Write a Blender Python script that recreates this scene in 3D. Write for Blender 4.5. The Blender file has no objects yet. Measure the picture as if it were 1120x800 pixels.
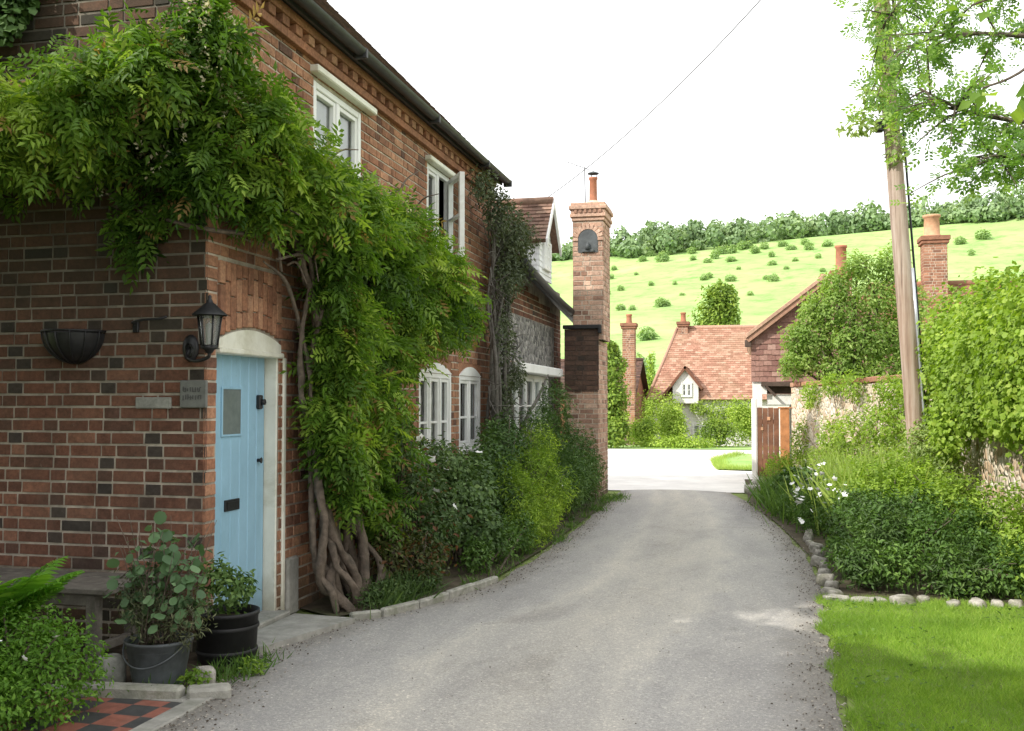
import bpy, math, random
import numpy as np
from mathutils import Vector, Matrix, noise as mnoise
R = math.radians
random.seed(7)
rng = np.random.default_rng(11)
sc = bpy.context.scene
col = sc.collection

# ------------------------------------------------------------------ materials
def new_mat(name):
    m = bpy.data.materials.new(name); m.use_nodes = True
    nt = m.node_tree; nt.nodes.clear()
    out = nt.nodes.new('ShaderNodeOutputMaterial')
    return m, nt, out

class NT:
    def __init__(s, nt): s.nt = nt
    def n(s, t, **kw):
        nd = s.nt.nodes.new(t)
        for k, v in kw.items():
            if k.startswith('i_'):
                nd.inputs[k[2:].replace('_', ' ')].default_value = v
            else: setattr(nd, k, v)
        return nd
    def l(s, a, b): s.nt.links.new(a, b)
    def noise(s, scale, detail=4, rough=.6, vec=None, dist=0.0):
        nd = s.n('ShaderNodeTexNoise'); nd.inputs['Scale'].default_value = scale
        nd.inputs['Detail'].default_value = detail; nd.inputs['Roughness'].default_value = rough
        nd.inputs['Distortion'].default_value = dist
        if vec is not None: s.l(vec, nd.inputs['Vector'])
        return nd.outputs['Fac']
    def ramp(s, fac, stops, interp='LINEAR'):
        nd = s.n('ShaderNodeValToRGB'); cr = nd.color_ramp; cr.interpolation = interp
        while len(cr.elements) < len(stops): cr.elements.new(.5)
        for e, (p, c) in zip(cr.elements, stops):
            e.position = p; e.color = (*c, 1) if len(c) == 3 else c
        s.l(fac, nd.inputs[0]); return nd.outputs[0]
    def mix(s, fac, a, b, mode='MIX'):
        nd = s.n('ShaderNodeMix'); nd.data_type = 'RGBA'; nd.blend_type = mode
        for sock, v in ((nd.inputs[0], fac), (nd.inputs[6], a), (nd.inputs[7], b)):
            if isinstance(v, (int, float)): sock.default_value = v
            elif isinstance(v, tuple): sock.default_value = (*v, 1)
            else: s.l(v, sock)
        return nd.outputs[2]
    def math(s, op, a, b=0.5, clamp=False):
        nd = s.n('ShaderNodeMath'); nd.operation = op; nd.use_clamp = clamp
        for sock, v in ((nd.inputs[0], a), (nd.inputs[1], b)):
            if isinstance(v, (int, float)): sock.default_value = v
            else: s.l(v, sock)
        return nd.outputs[0]
    def pos(s): return s.n('ShaderNodeNewGeometry').outputs['Position']
    def attr(s, name='tint'):
        return s.n('ShaderNodeAttribute', attribute_name=name).outputs['Fac']
    def bump(s, h, strength=.3, dist=.01):
        nd = s.n('ShaderNodeBump'); nd.inputs['Strength'].default_value = strength
        nd.inputs['Distance'].default_value = dist; s.l(h, nd.inputs['Height']); return nd.outputs[0]
    def principled(s, out, colr, rough=.8, spec=.3, normal=None, metal=0.0):
        p = s.n('ShaderNodeBsdfPrincipled')
        if isinstance(colr, tuple): p.inputs['Base Color'].default_value = (*colr, 1)
        else: s.l(colr, p.inputs['Base Color'])
        if isinstance(rough, (int, float)): p.inputs['Roughness'].default_value = rough
        else: s.l(rough, p.inputs['Roughness'])
        p.inputs['Specular IOR Level'].default_value = spec
        p.inputs['Metallic'].default_value = metal
        if normal is not None: s.l(normal, p.inputs['Normal'])
        if out is not None: s.l(p.outputs[0], out.inputs[0])
        return p

def plain(name, c, rough=.7, spec=.3, var=.25, scale=6.0, bump=.0, metal=0.0, grime=None, foot=None):
    m, nt, out = new_mat(name); g = NT(nt)
    f = g.noise(scale, 5, .65, g.pos())
    a = tuple(x*(1-var) for x in c); b = tuple(min(1, x*(1+var)) for x in c)
    cc = g.ramp(f, [(.3, a), (.7, b)])
    if grime:
        f2 = g.ramp(g.noise(scale*.35, 6, .7, g.pos(), .6), [(.48, (0, 0, 0)), (.72, (1, 1, 1))])
        cc = g.mix(f2, cc, grime)
    if foot:
        sz = g.n('ShaderNodeSeparateXYZ'); g.l(g.pos(), sz.inputs[0])
        fz = g.ramp(g.math('ADD', sz.outputs[2], g.math('MULTIPLY', g.noise(9, 6, .75, g.pos()), .45)), [(.22, (.85, .85, .85)), (.62, (0, 0, 0))])
        cc = g.mix(fz, cc, foot)
        ch = g.ramp(g.noise(26, 5, .7, g.pos()), [(.70, (0, 0, 0)), (.73, (.7, .7, .7))]); cc = g.mix(ch, cc, foot)
    nrm = g.bump(g.noise(scale*6, 4, .6, g.pos()), bump, .01) if bump else None
    g.principled(out, cc, rough, spec, nrm, metal); return m

def leaf_mat(name, dark, mid, light, trans=.3, rough=.5, spec=.25, odd=None):
    m, nt, out = new_mat(name); g = NT(nt)
    t = g.attr()
    stops = [(0, dark), (.55, mid), (.93, light)]
    if odd: stops += [(.95, odd), (1, odd)]
    c = g.ramp(t, stops)
    big = g.ramp(g.noise(1.7, 3, .6, g.pos()), [(.3, (.72, .76, .7)), (.7, (1.2, 1.15, 1.1))])
    c = g.mix(1.0, c, big, 'MULTIPLY')
    p = g.principled(None, c, rough, spec)
    tr = g.n('ShaderNodeBsdfTranslucent')
    tc = g.mix(1.0, c, (1.25, 1.35, .55), 'MULTIPLY'); g.l(tc, tr.inputs[0])
    ms = g.n('ShaderNodeMixShader'); ms.inputs[0].default_value = trans
    g.l(p.outputs[0], ms.inputs[1]); g.l(tr.outputs[0], ms.inputs[2]); g.l(ms.outputs[0], out.inputs[0])
    return m

def brick_mat(name, ramp, dirt=.5, bumps=.5, gain=1.0):
    m, nt, out = new_mat(name); g = NT(nt)
    t = g.attr()
    ramp = [(p, tuple(x*gain for x in c)) for p, c in ramp]
    c = g.ramp(t, ramp)
    P = g.pos()
    f = g.noise(38, 6, .7, P)
    c = g.mix(1.0, c, g.ramp(f, [(.28, (.55, .5, .5)), (.72, (1.35, 1.3, 1.25))]), 'MULTIPLY')
    f2 = g.ramp(g.noise(1.1, 6, .7, P, .5), [(.42, (0, 0, 0)), (.75, (1, 1, 1))])
    c = g.mix(g.math('MULTIPLY', f2, dirt), c, (.085, .072, .055))
    c = g.mix(1.0, c, g.ramp(g.noise(3.2, 6, .75, P, .8), [(.3, (.68, .66, .64)), (.5, (1, 1, 1)), (.72, (1.3, 1.22, 1.16))]), 'MULTIPLY')
    sz = g.n('ShaderNodeSeparateXYZ'); g.l(P, sz.inputs[0])
    base = g.ramp(g.math('ADD', sz.outputs[2], g.math('MULTIPLY', g.noise(3, 5, .7, P), .5)), [(.3, (.75, .75, .75)), (.75, (0, 0, 0))])
    c = g.mix(base, c, (.06, .055, .035))
    f3 = g.ramp(g.noise(9, 6, .75, P), [(.66, (0, 0, 0)), (.74, (1, 1, 1))])
    c = g.mix(g.math('MULTIPLY', f3, .45), c, (.36, .31, .25))
    g.principled(out, c, .88, .2, g.bump(g.noise(90, 5, .7, P), bumps, .006)); return m

BR = [(0, (.05, .046, .044)), (.1, (.068, .056, .05)), (.16, (.105, .062, .048)), (.42, (.155, .075, .052)), (.72, (.215, .10, .066)), (1, (.31, .16, .105))]
M = {}
M['brick'] = brick_mat('weathered_brick', BR, .5)
M['brick_warm'] = brick_mat('orange_brick', [(0, (.12, .07, .055)), (.12, (.20, .105, .07)), (.5, (.33, .165, .10)), (1, (.46, .27, .17))], .35)
M['brick_stack'] = brick_mat('chimney_brick', [(0, (.22, .14, .11)), (.12, (.34, .21, .155)), (.5, (.48, .315, .235)), (1, (.64, .48, .38))], .3)
def overhang_shade(m):
    # painted shade of the wisteria overhang: gable darkens to olive with height
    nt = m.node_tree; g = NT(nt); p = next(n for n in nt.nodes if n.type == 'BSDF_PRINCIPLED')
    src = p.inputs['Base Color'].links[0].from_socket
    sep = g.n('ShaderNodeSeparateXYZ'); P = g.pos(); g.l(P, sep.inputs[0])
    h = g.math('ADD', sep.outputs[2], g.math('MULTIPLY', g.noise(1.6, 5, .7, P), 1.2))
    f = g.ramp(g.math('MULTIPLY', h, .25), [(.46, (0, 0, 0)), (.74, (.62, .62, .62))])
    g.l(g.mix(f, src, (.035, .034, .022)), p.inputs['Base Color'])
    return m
def gable_mat(): return overhang_shade(brick_mat('shaded_gable_brick', BR, .6))
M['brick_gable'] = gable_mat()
M['brick_shaded'] = brick_mat('shaded_brick', [(0, (.05, .04, .035)), (.5, (.105, .065, .05)), (1, (.16, .10, .075))], .5)  # darkened brick that carries the painted eaves shadow on the stack
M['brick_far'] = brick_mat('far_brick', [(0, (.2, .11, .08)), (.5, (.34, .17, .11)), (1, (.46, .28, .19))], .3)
M['mortar'] = plain('lime_mortar', (.44, .39, .32), .95, .1, .4, 5, .4, grime=(.18, .16, .13))
M['mortar_pale'] = plain('pale_mortar', (.55, .47, .38), .95, .1, .2, 14, .4)
def tile_mat(name, stops, dirt):
    m, nt, out = new_mat(name); g = NT(nt); P = g.pos()
    c = g.ramp(g.attr(), stops)
    c = g.mix(1.0, c, g.ramp(g.noise(22, 6, .7, P), [(.3, (.65, .62, .6)), (.7, (1.25, 1.2, 1.2))]), 'MULTIPLY')
    f = g.ramp(g.noise(.9, 5, .7, P, .4), [(.45, (0, 0, 0)), (.75, (1, 1, 1))])
    c = g.mix(g.math('MULTIPLY', f, .5), c, dirt)
    g.principled(out, c, .85, .2, g.bump(g.noise(60, 4, .6, P), .4, .006)); return m
M['tile'] = tile_mat('clay_tile', [(0, (.16, .075, .05)), (.5, (.27, .12, .075)), (1, (.38, .2, .12))], (.15, .13, .08))
M['tile_dark'] = tile_mat('dark_tile', [(0, (.06, .04, .035)), (.5, (.11, .07, .055)), (1, (.17, .1, .075))], (.07, .07, .055))
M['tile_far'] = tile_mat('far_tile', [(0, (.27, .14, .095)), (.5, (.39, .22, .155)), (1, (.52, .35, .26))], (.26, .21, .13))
M['tile_brown'] = tile_mat('brown_tile', [(0, (.14, .085, .065)), (.5, (.23, .14, .105)), (1, (.34, .23, .17))], (.17, .15, .11))
M['tile_hung'] = tile_mat('hung_tile', [(0, (.19, .10, .085)), (.5, (.29, .165, .135)), (1, (.44, .30, .25))], (.3, .19, .16))
M['mortar_gable'] = overhang_shade(plain('shaded_gable_mortar', (.44, .39, .32), .95, .1, .4, 5, .4, grime=(.18, .16, .13)))

M['reflection_curtain'] = plain('reflection_white', (.82, .83, .82), .9, .1, .04, 9)  # white that stands in for bright reflections in the panes
M['cream'] = plain('cream_paint', (.76, .75, .65), .55, .4, .06, 5, .08, grime=(.5, .48, .36), foot=(.3, .28, .2))
M['white'] = plain('white_paint', (.80, .80, .78), .45, .4, .05, 5, .05, grime=(.62, .61, .57))
M['render'] = plain('white_render', (.78, .77, .74), .9, .2, .05, 7, .2, grime=(.66, .64, .58))
M['board'] = plain('white_board', (.80, .81, .82), .6, .3, .05, 4, .05, grime=(.6, .6, .58))
M['blue'] = plain('pale_blue_paint', (.30, .50, .63), .45, .4, .08, 3, .08, grime=(.2, .36, .45), foot=(.16, .22, .24))
M['black'] = plain('black_iron', (.018, .018, .019), .45, .4, .3, 20, .1)
M['gutter'] = plain('dark_gutter', (.035, .035, .036), .5, .4, .3, 8)
M['tub'] = plain('black_tub', (.014, .014, .014), .55, .35, .3, 10, .1)
M['lead'] = plain('weathered_bucket', (.085, .095, .10), .6, .4, .35, 9, .2, grime=(.05, .055, .045))
M['tar'] = plain('tarred_board', (.085, .058, .045), .75, .3, .4, 9, .3, grime=(.07, .05, .04))
M['concrete'] = plain('concrete', (.31, .30, .27), .9, .2, .25, 9, .3, grime=(.2, .2, .165))
M['kerb'] = plain('old_kerb', (.33, .32, .28), .9, .2, .3, 12, .5, grime=(.17, .18, .12))
M['old_wood'] = plain('grey_oak', (.15, .135, .115), .85, .2, .35, 14, .4, grime=(.08, .075, .06))
M['brown_wood'] = plain('brown_wood', (.20, .095, .055), .65, .3, .3, 7, .2, grime=(.12, .06, .04))
M['orange_wood'] = plain('orange_wood', (.42, .19, .08), .65, .3, .3, 7, .2)
M['soil'] = plain('soil', (.07, .055, .04), .95, .1, .4, 15, .6)
M['bark'] = plain('bark', (.13, .105, .08), .9, .15, .45, 18, .8, grime=(.07, .07, .045))
M['vine'] = plain('vine_bark', (.17, .135, .105), .9, .15, .4, 25, .8, grime=(.07, .06, .05))
M['grey_vine'] = plain('grey_vine_bark', (.13, .12, .105), .9, .15, .4, 25, .6)
M['pot'] = plain('terracotta', (.40, .17, .10), .8, .2, .2, 9, .2, grime=(.25, .13, .09))
M['pot_pale'] = plain('buff_terracotta', (.52, .30, .18), .8, .2, .2, 9, .2)
M['wire'] = plain('wire_black', (.12, .12, .12), .6, .3, .1, 4)
M['metal'] = plain('galvanised_strip', (.55, .57, .6), .35, .5, .15, 9, 0, .7)
M['petal'] = plain('white_petal', (.85, .85, .82), .6, .2, .05, 20)
M['pane_dull'] = plain('frosted_pane', (.17, .20, .19), .08, .5, .15, 12)
M['plaque'] = plain('slate_plaque', (.17, .175, .16), .7, .3, .2, 18, .2)
M['plaque_ink'] = plain('plaque_lettering', (.09, .09, .085), .7, .2, .2, 18)
M['stoneblock'] = plain('grey_stone', (.27, .27, .24), .9, .2, .3, 20, .4)

def glass_mat():
    m, nt, out = new_mat('window_glass'); g = NT(nt)
    nrm = g.bump(g.noise(2.2, 2, .5, g.pos()), .08, .05)
    fr = g.n('ShaderNodeFresnel'); fr.inputs['IOR'].default_value = 1.75; g.l(nrm, fr.inputs['Normal'])
    tr = g.n('ShaderNodeBsdfTransparent'); tr.inputs[0].default_value = (.86, .9, .9, 1)
    gl = g.n('ShaderNodeBsdfGlossy'); gl.inputs['Roughness'].default_value = .03; g.l(nrm, gl.inputs['Normal'])
    ms = g.n('ShaderNodeMixShader'); g.l(fr.outputs[0], ms.inputs[0]); g.l(tr.outputs[0], ms.inputs[1]); g.l(gl.outputs[0], ms.inputs[2]); g.l(ms.outputs[0], out.inputs[0]); return m
M['glass'] = glass_mat()
def lamp_glass():
    m, nt, out = new_mat('lantern_glass'); g = NT(nt)
    p = g.principled(out, (.55, .57, .55), .12, .5)
    p.inputs['Transmission Weight'].default_value = .75; return m
M['lglass'] = lamp_glass()

def flint_mat(name, stones, mort, scale):
    m, nt, out = new_mat(name); g = NT(nt); P = g.pos()
    v = g.n('ShaderNodeTexVoronoi'); v.inputs['Scale'].default_value = scale; g.l(P, v.inputs['Vector'])
    v2 = g.n('ShaderNodeTexVoronoi', feature='DISTANCE_TO_EDGE'); v2.inputs['Scale'].default_value = scale; g.l(P, v2.inputs['Vector'])
    sep = g.n('ShaderNodeSeparateColor'); g.l(v.outputs['Color'], sep.inputs[0])
    c = g.ramp(sep.outputs[0], stones)
    c = g.mix(1.0, c, g.ramp(g.noise(scale*3, 4, .6, P), [(.3, (.7, .7, .7)), (.7, (1.25, 1.25, 1.25))]), 'MULTIPLY')
    e = g.ramp(v2.outputs['Distance'], [(.03, (1, 1, 1)), (.09, (0, 0, 0))])
    c = g.mix(e, c, mort)
    h = g.ramp(v2.outputs['Distance'], [(0, (0, 0, 0)), (.25, (1, 1, 1))])
    g.principled(out, c, .8, .3, g.bump(h, .8, .03)); return m
M['flint'] = flint_mat('knapped_flint', [(0, (.05, .05, .052)), (.4, (.15, .145, .14)), (.75, (.26, .25, .235)), (1, (.42, .4, .37))], (.26, .245, .22), 13)
M['wallstone'] = flint_mat('flint_and_brick_wall', [(0, (.42, .30, .2)), (.3, (.58, .42, .28)), (.55, (.62, .52, .4)), (.8, (.68, .6, .48)), (1, (.74, .7, .6))], (.66, .56, .44), 9)
M['rock'] = plain('edging_flint', (.36, .34, .30), .88, .2, .5, 14, 1.0, grime=(.13, .14, .08))

def lane_mat():
    m, nt, out = new_mat('gravelled_asphalt'); g = NT(nt); P = g.pos()
    v = g.n('ShaderNodeTexVoronoi'); v.inputs['Scale'].default_value = 95; g.l(P, v.inputs['Vector'])
    sep = g.n('ShaderNodeSeparateColor'); g.l(v.outputs['Color'], sep.inputs[0])
    c = g.ramp(sep.outputs[0], [(0, (.32, .314, .304)), (.5, (.37, .361, .345)), (.85, (.40, .389, .368)), (.96, (.47, .452, .42)), (1, (.55, .53, .49))])
    fine = g.ramp(g.noise(160, 3, .6, P), [(.3, (.75, .75, .75)), (.7, (1.22, 1.22, 1.22))])
    c = g.mix(1.0, c, fine, 'MULTIPLY')
    mp = g.n('ShaderNodeMapping'); mp.inputs['Scale'].default_value = (1.2, .35, 1); g.l(P, mp.inputs[0])
    patch = g.ramp(g.noise(1.1, 7, .68, mp.outputs[0], .4), [(.32, (.80, .79, .79)), (.5, (.98, .97, .95)), (.68, (1.16, 1.13, 1.07))])
    c = g.mix(1.0, c, patch, 'MULTIPLY')
    spots = g.ramp(g.noise(4.5, 6, .75, P), [(.62, (1, 1, 1)), (.72, (.8, .79, .78))])
    c = g.mix(1.0, c, spots, 'MULTIPLY')
    # darker unworn margins, paler gravelly crown
    e = g.attr('edge')
    wob = g.math('ADD', e, g.math('MULTIPLY', g.math('SUBTRACT', g.noise(2.3, 6, .7, P), .5), .35))
    c = g.mix(1.0, c, g.ramp(wob, [(.0, (1.1, 1.08, 1.03)), (.45, (1.0, 1.0, 1.0)), (.78, (.86, .86, .87)), (.97, (.6, .58, .55))]), 'MULTIPLY')
    # worn wheel tracks, old stains, mossy margins
    tr = g.ramp(wob, [(.22, (1, 1, 1)), (.34, (1.12, 1.11, 1.08)), (.46, (1, 1, 1))]); c = g.mix(1.0, c, tr, 'MULTIPLY')
    st = g.ramp(g.noise(.55, 8, .75, P, 1.2), [(.56, (1, 1, 1)), (.66, (.86, .855, .85))]); c = g.mix(1.0, c, st, 'MULTIPLY')
    h = g.math('ADD', g.math('MULTIPLY', sep.outputs[0], .6), g.noise(120, 4, .7, P))
    g.principled(out, c, .9, .2, g.bump(h, .2, .006)); return m
M['lane'] = lane_mat()
M['road'] = plain('pale_road', (.70, .68, .65), .9, .2, .14, 1.2, .2, grime=(.5, .48, .45))
M['earth'] = plain('bed_earth', (.085, .07, .05), .95, .1, .4, 8, .6, grime=(.07, .09, .035))
M['turf'] = plain('turf', (.16, .21, .06), .95, .1, .35, 5, .4, grime=(.11, .12, .05))
M['field'] = None
def field_mat():
    m, nt, out = new_mat('chalk_downland'); g = NT(nt); P = g.pos()
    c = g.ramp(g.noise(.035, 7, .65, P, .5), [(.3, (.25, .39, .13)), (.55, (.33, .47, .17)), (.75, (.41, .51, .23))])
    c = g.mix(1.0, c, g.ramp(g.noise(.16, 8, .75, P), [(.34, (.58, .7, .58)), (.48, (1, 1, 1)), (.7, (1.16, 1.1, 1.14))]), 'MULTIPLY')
    g.principled(out, c, 1.0, .05); return m
M['field'] = field_mat()
def checker_mat():
    m, nt, out = new_mat('quarry_tiles'); g = NT(nt); P = g.pos()
    mp = g.n('ShaderNodeMapping'); mp.inputs['Rotation'].default_value = (0, 0, R(2)); mp.inputs['Location'].default_value = (.02, .05, .5); g.l(P, mp.inputs[0])
    b = g.n('ShaderNodeTexChecker'); b.inputs['Scale'].default_value = 6.2; g.l(mp.outputs[0], b.inputs['Vector'])
    b.inputs['Color1'].default_value = (.27, .105, .075, 1); b.inputs['Color2'].default_value = (.06, .06, .06, 1)
    c = g.mix(1.0, b.outputs[0], g.ramp(g.noise(14, 5, .7, P), [(.3, (.7, .7, .7)), (.7, (1.2, 1.2, 1.2))]), 'MULTIPLY')
    f = g.ramp(g.noise(3, 6, .7, P), [(.5, (0, 0, 0)), (.75, (1, 1, 1))])
    c = g.mix(g.math('MULTIPLY', f, .5), c, (.12, .11, .09))
    g.principled(out, c, .6, .3, g.bump(g.noise(30, 3, .6, P), .15, .004)); return m
M['checker'] = checker_mat()

L = {}
L['wist'] = leaf_mat('wisteria_leaf', (.035, .085, .012), (.14, .255, .033), (.40, .53, .09), .42, .5, .25, (.30, .20, .08))
L['creeper'] = leaf_mat('creeper_leaf', (.05, .065, .04), (.10, .125, .075), (.18, .21, .13), .25, .6, .2)
L['dark'] = leaf_mat('dark_leaf', (.035, .075, .02), (.08, .155, .04), (.17, .27, .08), .22)
L['midg'] = leaf_mat('green_leaf', (.04, .09, .02), (.10, .19, .04), (.2, .32, .08), .3)
L['lime'] = leaf_mat('lime_leaf', (.065, .14, .02), (.18, .30, .04), (.42, .56, .09), .38)
L['grey'] = leaf_mat('greygreen_leaf', (.07, .13, .065), (.145, .25, .125), (.25, .38, .2), .3)
L['rose'] = leaf_mat('rose_leaf', (.04, .07, .025), (.09, .155, .05), (.18, .26, .09), .3, .5, .25, (.2, .09, .05))
L['hill'] = leaf_mat('hill_scrub_leaf', (.22, .34, .15), (.33, .46, .2), (.46, .57, .28), .35)  # greens paled to put distance haze into the colour
L['rose2'] = leaf_mat('soft_green_leaf', (.05, .095, .035), (.12, .2, .07), (.24, .34, .13), .3)
L['box'] = leaf_mat('box_leaf', (.05, .13, .014), (.12, .26, .03), (.24, .42, .07), .36)
L['fern'] = leaf_mat('fern_leaf', (.08, .22, .02), (.15, .36, .035), (.25, .48, .06), .4)
L['sun'] = leaf_mat('sunny_leaf', (.13, .22, .025), (.28, .42, .06), (.46, .58, .13), .4)
L['olive'] = leaf_mat('olive_leaf', (.18, .26, .08), (.36, .46, .17), (.56, .64, .30), .42)
L['twig'] = leaf_mat('overhang_leaf', (.10, .2, .06), (.2, .34, .09), (.36, .5, .14), .55)
L['fresh'] = leaf_mat('fresh_leaf', (.14, .24, .05), (.29, .42, .11), (.50, .61, .23), .42)
L['grass'] = leaf_mat('lawn_blade', (.13, .24, .035), (.26, .42, .065), (.48, .60, .16), .45)
L['dry'] = leaf_mat('pale_grass', (.17, .27, .05), (.33, .45, .11), (.5, .58, .2), .4)
L['wood'] = leaf_mat('far_wood_leaf', (.16, .25, .14), (.27, .38, .20), (.41, .51, .28), .25)  # lightened so the colour itself carries the far haze
L['far'] = leaf_mat('far_hedge_leaf', (.2, .31, .05), (.38, .52, .09), (.56, .66, .18), .35)
L['fardark'] = leaf_mat('far_dark_leaf', (.10, .18, .03), (.22, .33, .05), (.42, .52, .1), .3)
L['shade'] = leaf_mat('shade_tree_leaf', (.02, .05, .01), (.05, .1, .02), (.09, .16, .03), .1)

# ------------------------------------------------------------------ object helpers
def tag(o, label=None, cat=None, group=None, kind=None):
    if label: o['label'] = label
    if cat: o['category'] = cat
    if group: o['group'] = group
    if kind: o['kind'] = kind
    return o
def empty(name, loc, label, cat, group=None):
    o = bpy.data.objects.new(name, None); col.objects.link(o); o.location = loc
    o.empty_display_size = .1
    return tag(o, label, cat, group)
def link(name, me, parent=None):
    o = bpy.data.objects.new(name, me); col.objects.link(o)
    if parent is not None:
        o.parent = parent
        off = parent.location.copy()
        p = parent.parent
        while p is not None: off += p.location; p = p.parent
        o.location = -off            # geometry is written in world space
    return o

class MB:
    """collects shapes, written out as ONE mesh object"""
    def __init__(s): s.v = []; s.f = []; s.t = []; s.m = []; s.sm = []
    def add(s, vs, fs, tint=.5, mi=0, smooth=False):
        b = len(s.v); s.v.extend(vs)
        for f in fs:
            s.f.append(tuple(b+i for i in f)); s.t.append(tint); s.m.append(mi); s.sm.append(smooth)
    def quad(s, a, b, c, d, tint=.5, mi=0): s.add([a, b, c, d], [(0, 1, 2, 3)], tint, mi)
    def obox(s, c, ax, ay, az, tint=.5, mi=0, ch=0.0):
        """oriented box: centre and three half-axes, optional chamfer"""
        c, ax, ay, az = map(Vector, (c, ax, ay, az))
        if ch <= 0:
            vs = [tuple(c+sx*ax+sy*ay+sz*az) for sx in (-1, 1) for sy in (-1, 1) for sz in (-1, 1)]
            s.add(vs, [(0, 1, 3, 2), (4, 6, 7, 5), (0, 4, 5, 1), (2, 3, 7, 6), (0, 2, 6, 4), (1, 5, 7, 3)], tint, mi); return
        lx, ly, lz = ax.length, ay.length, az.length
        k = min(ch, lx*.45, ly*.45, lz*.45)
        fx, fy, fz = 1-k/lx, 1-k/ly, 1-k/lz
        vs = []; idx = {}
        for sx in (-1, 1):
            for sy in (-1, 1):
                for sz in (-1, 1):
                    for q, (a, b_, d) in enumerate(((1, fy, fz), (fx, 1, fz), (fx, fy, 1))):
                        idx[(sx, sy, sz, q)] = len(vs); vs.append(tuple(c+sx*a*ax+sy*b_*ay+sz*d*az))
        F = []
        for q, o1, o2 in ((0, 1, 2), (1, 0, 2), (2, 0, 1)):
            for sg in (-1, 1):
                f = []
                for a, b_ in ((-1, -1), (1, -1), (1, 1), (-1, 1)):
                    k3 = [0, 0, 0]; k3[q] = sg; k3[o1] = a; k3[o2] = b_
                    f.append(idx[(*k3, q)])
                F.append(tuple(f))
        for q, o1, o2 in ((0, 1, 2), (1, 0, 2), (2, 0, 1)):      # edges along axis q between faces o1,o2
            for a in (-1, 1):
                for b_ in (-1, 1):
                    f = []
                    for sg, order in ((-1, (o1, o2)), (1, (o2, o1))):
                        k3 = [0, 0, 0]; k3[q] = sg; k3[o1] = a; k3[o2] = b_
                        f += [idx[(*k3, order[0])], idx[(*k3, order[1])]]
                    F.append(tuple(f))
        for sx in (-1, 1):
            for sy in (-1, 1):
                for sz in (-1, 1): F.append(tuple(idx[(sx, sy, sz, q)] for q in range(3)))
        s.add(vs, F, tint, mi)
    def box(s, x0, x1, y0, y1, z0, z1, tint=.5, mi=0, ch=0.0):
        s.obox(((x0+x1)/2, (y0+y1)/2, (z0+z1)/2), ((x1-x0)/2, 0, 0), (0, (y1-y0)/2, 0), (0, 0, (z1-z0)/2), tint, mi, ch)
    def tube(s, path, radii, n=8, res=6, tint=.5, mi=0, wob=0.0, cap=True):
        P = [Vector(p) for p in path]
        if np.isscalar(radii): radii = [radii]*len(P)
        pts, rs = [], []
        if len(P) > 2 and res > 1:
            E_ = [P[0]*2-P[1]]+P+[P[-1]*2-P[-2]]
            for i in range(1, len(E_)-2):
                for k in range(res):
                    t = k/res; a, b, c, d = E_[i-1:i+3]
                    pts.append(.5*((2*b)+(c-a)*t+(2*a-5*b+4*c-d)*t*t+(3*b-a-3*c+d)*t**3))
                    rs.append(radii[i-1]*(1-t)+radii[i]*t)
            pts.append(P[-1]); rs.append(radii[-1])
        else: pts, rs = P, list(radii)
        vs = []; up = Vector((.31, .17, .93)).normalized()
        for i, p in enumerate(pts):
            d = (pts[min(i+1, len(pts)-1)]-pts[max(i-1, 0)]).normalized()
            a = d.cross(up)
            if a.length < .05: a = d.cross(Vector((1, 0, 0)))
            a.normalize(); b = d.cross(a); 
            for k in range(n):
                an = 2*math.pi*k/n
                r = rs[i]*(1+wob*mnoise.noise((p*9+Vector((math.cos(an), math.sin(an), 0))*1.4)))
                vs.append(tuple(p+a*math.cos(an)*r+b*math.sin(an)*r))
        F = []
        for i in range(len(pts)-1):
            for k in range(n): F.append((i*n+k, i*n+(k+1) % n, (i+1)*n+(k+1) % n, (i+1)*n+k))
        if cap: F += [tuple(range(n))[::-1], tuple((len(pts)-1)*n+k for k in range(n))]
        s.add(vs, F, tint, mi, True)
    def lathe(s, c, prof, n=20, tint=.5, mi=0, a0=0.0, a1=2*math.pi):
        full = abs(a1-a0-2*math.pi) < 1e-6; m = n if full else n+1; vs = []
        for r, z in prof:
            for k in range(m):
                a = a0+(a1-a0)*k/n; vs.append((c[0]+r*math.cos(a), c[1]+r*math.sin(a), c[2]+z))
        F = []
        for i in range(len(prof)-1):
            for k in range(n):
                k2 = (k+1) % m; F.append((i*m+k, i*m+k2, (i+1)*m+k2, (i+1)*m+k))
        s.add(vs, F, tint, mi, True)
    def build(s, name, mats, parent=None, auto=None):
        me = bpy.data.meshes.new(name); me.from_pydata([tuple(v) for v in s.v], [], s.f)
        if not isinstance(mats, (list, tuple)): mats = [mats]
        for m in mats: me.materials.append(m)
        me.polygons.foreach_set('material_index', s.m); me.polygons.foreach_set('use_smooth', s.sm)
        a = me.attributes.new('tint', 'FLOAT', 'FACE'); a.data.foreach_set('value', np.array(s.t, dtype=np.float32))
        me.update()
        return link(name, me, parent)

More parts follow.
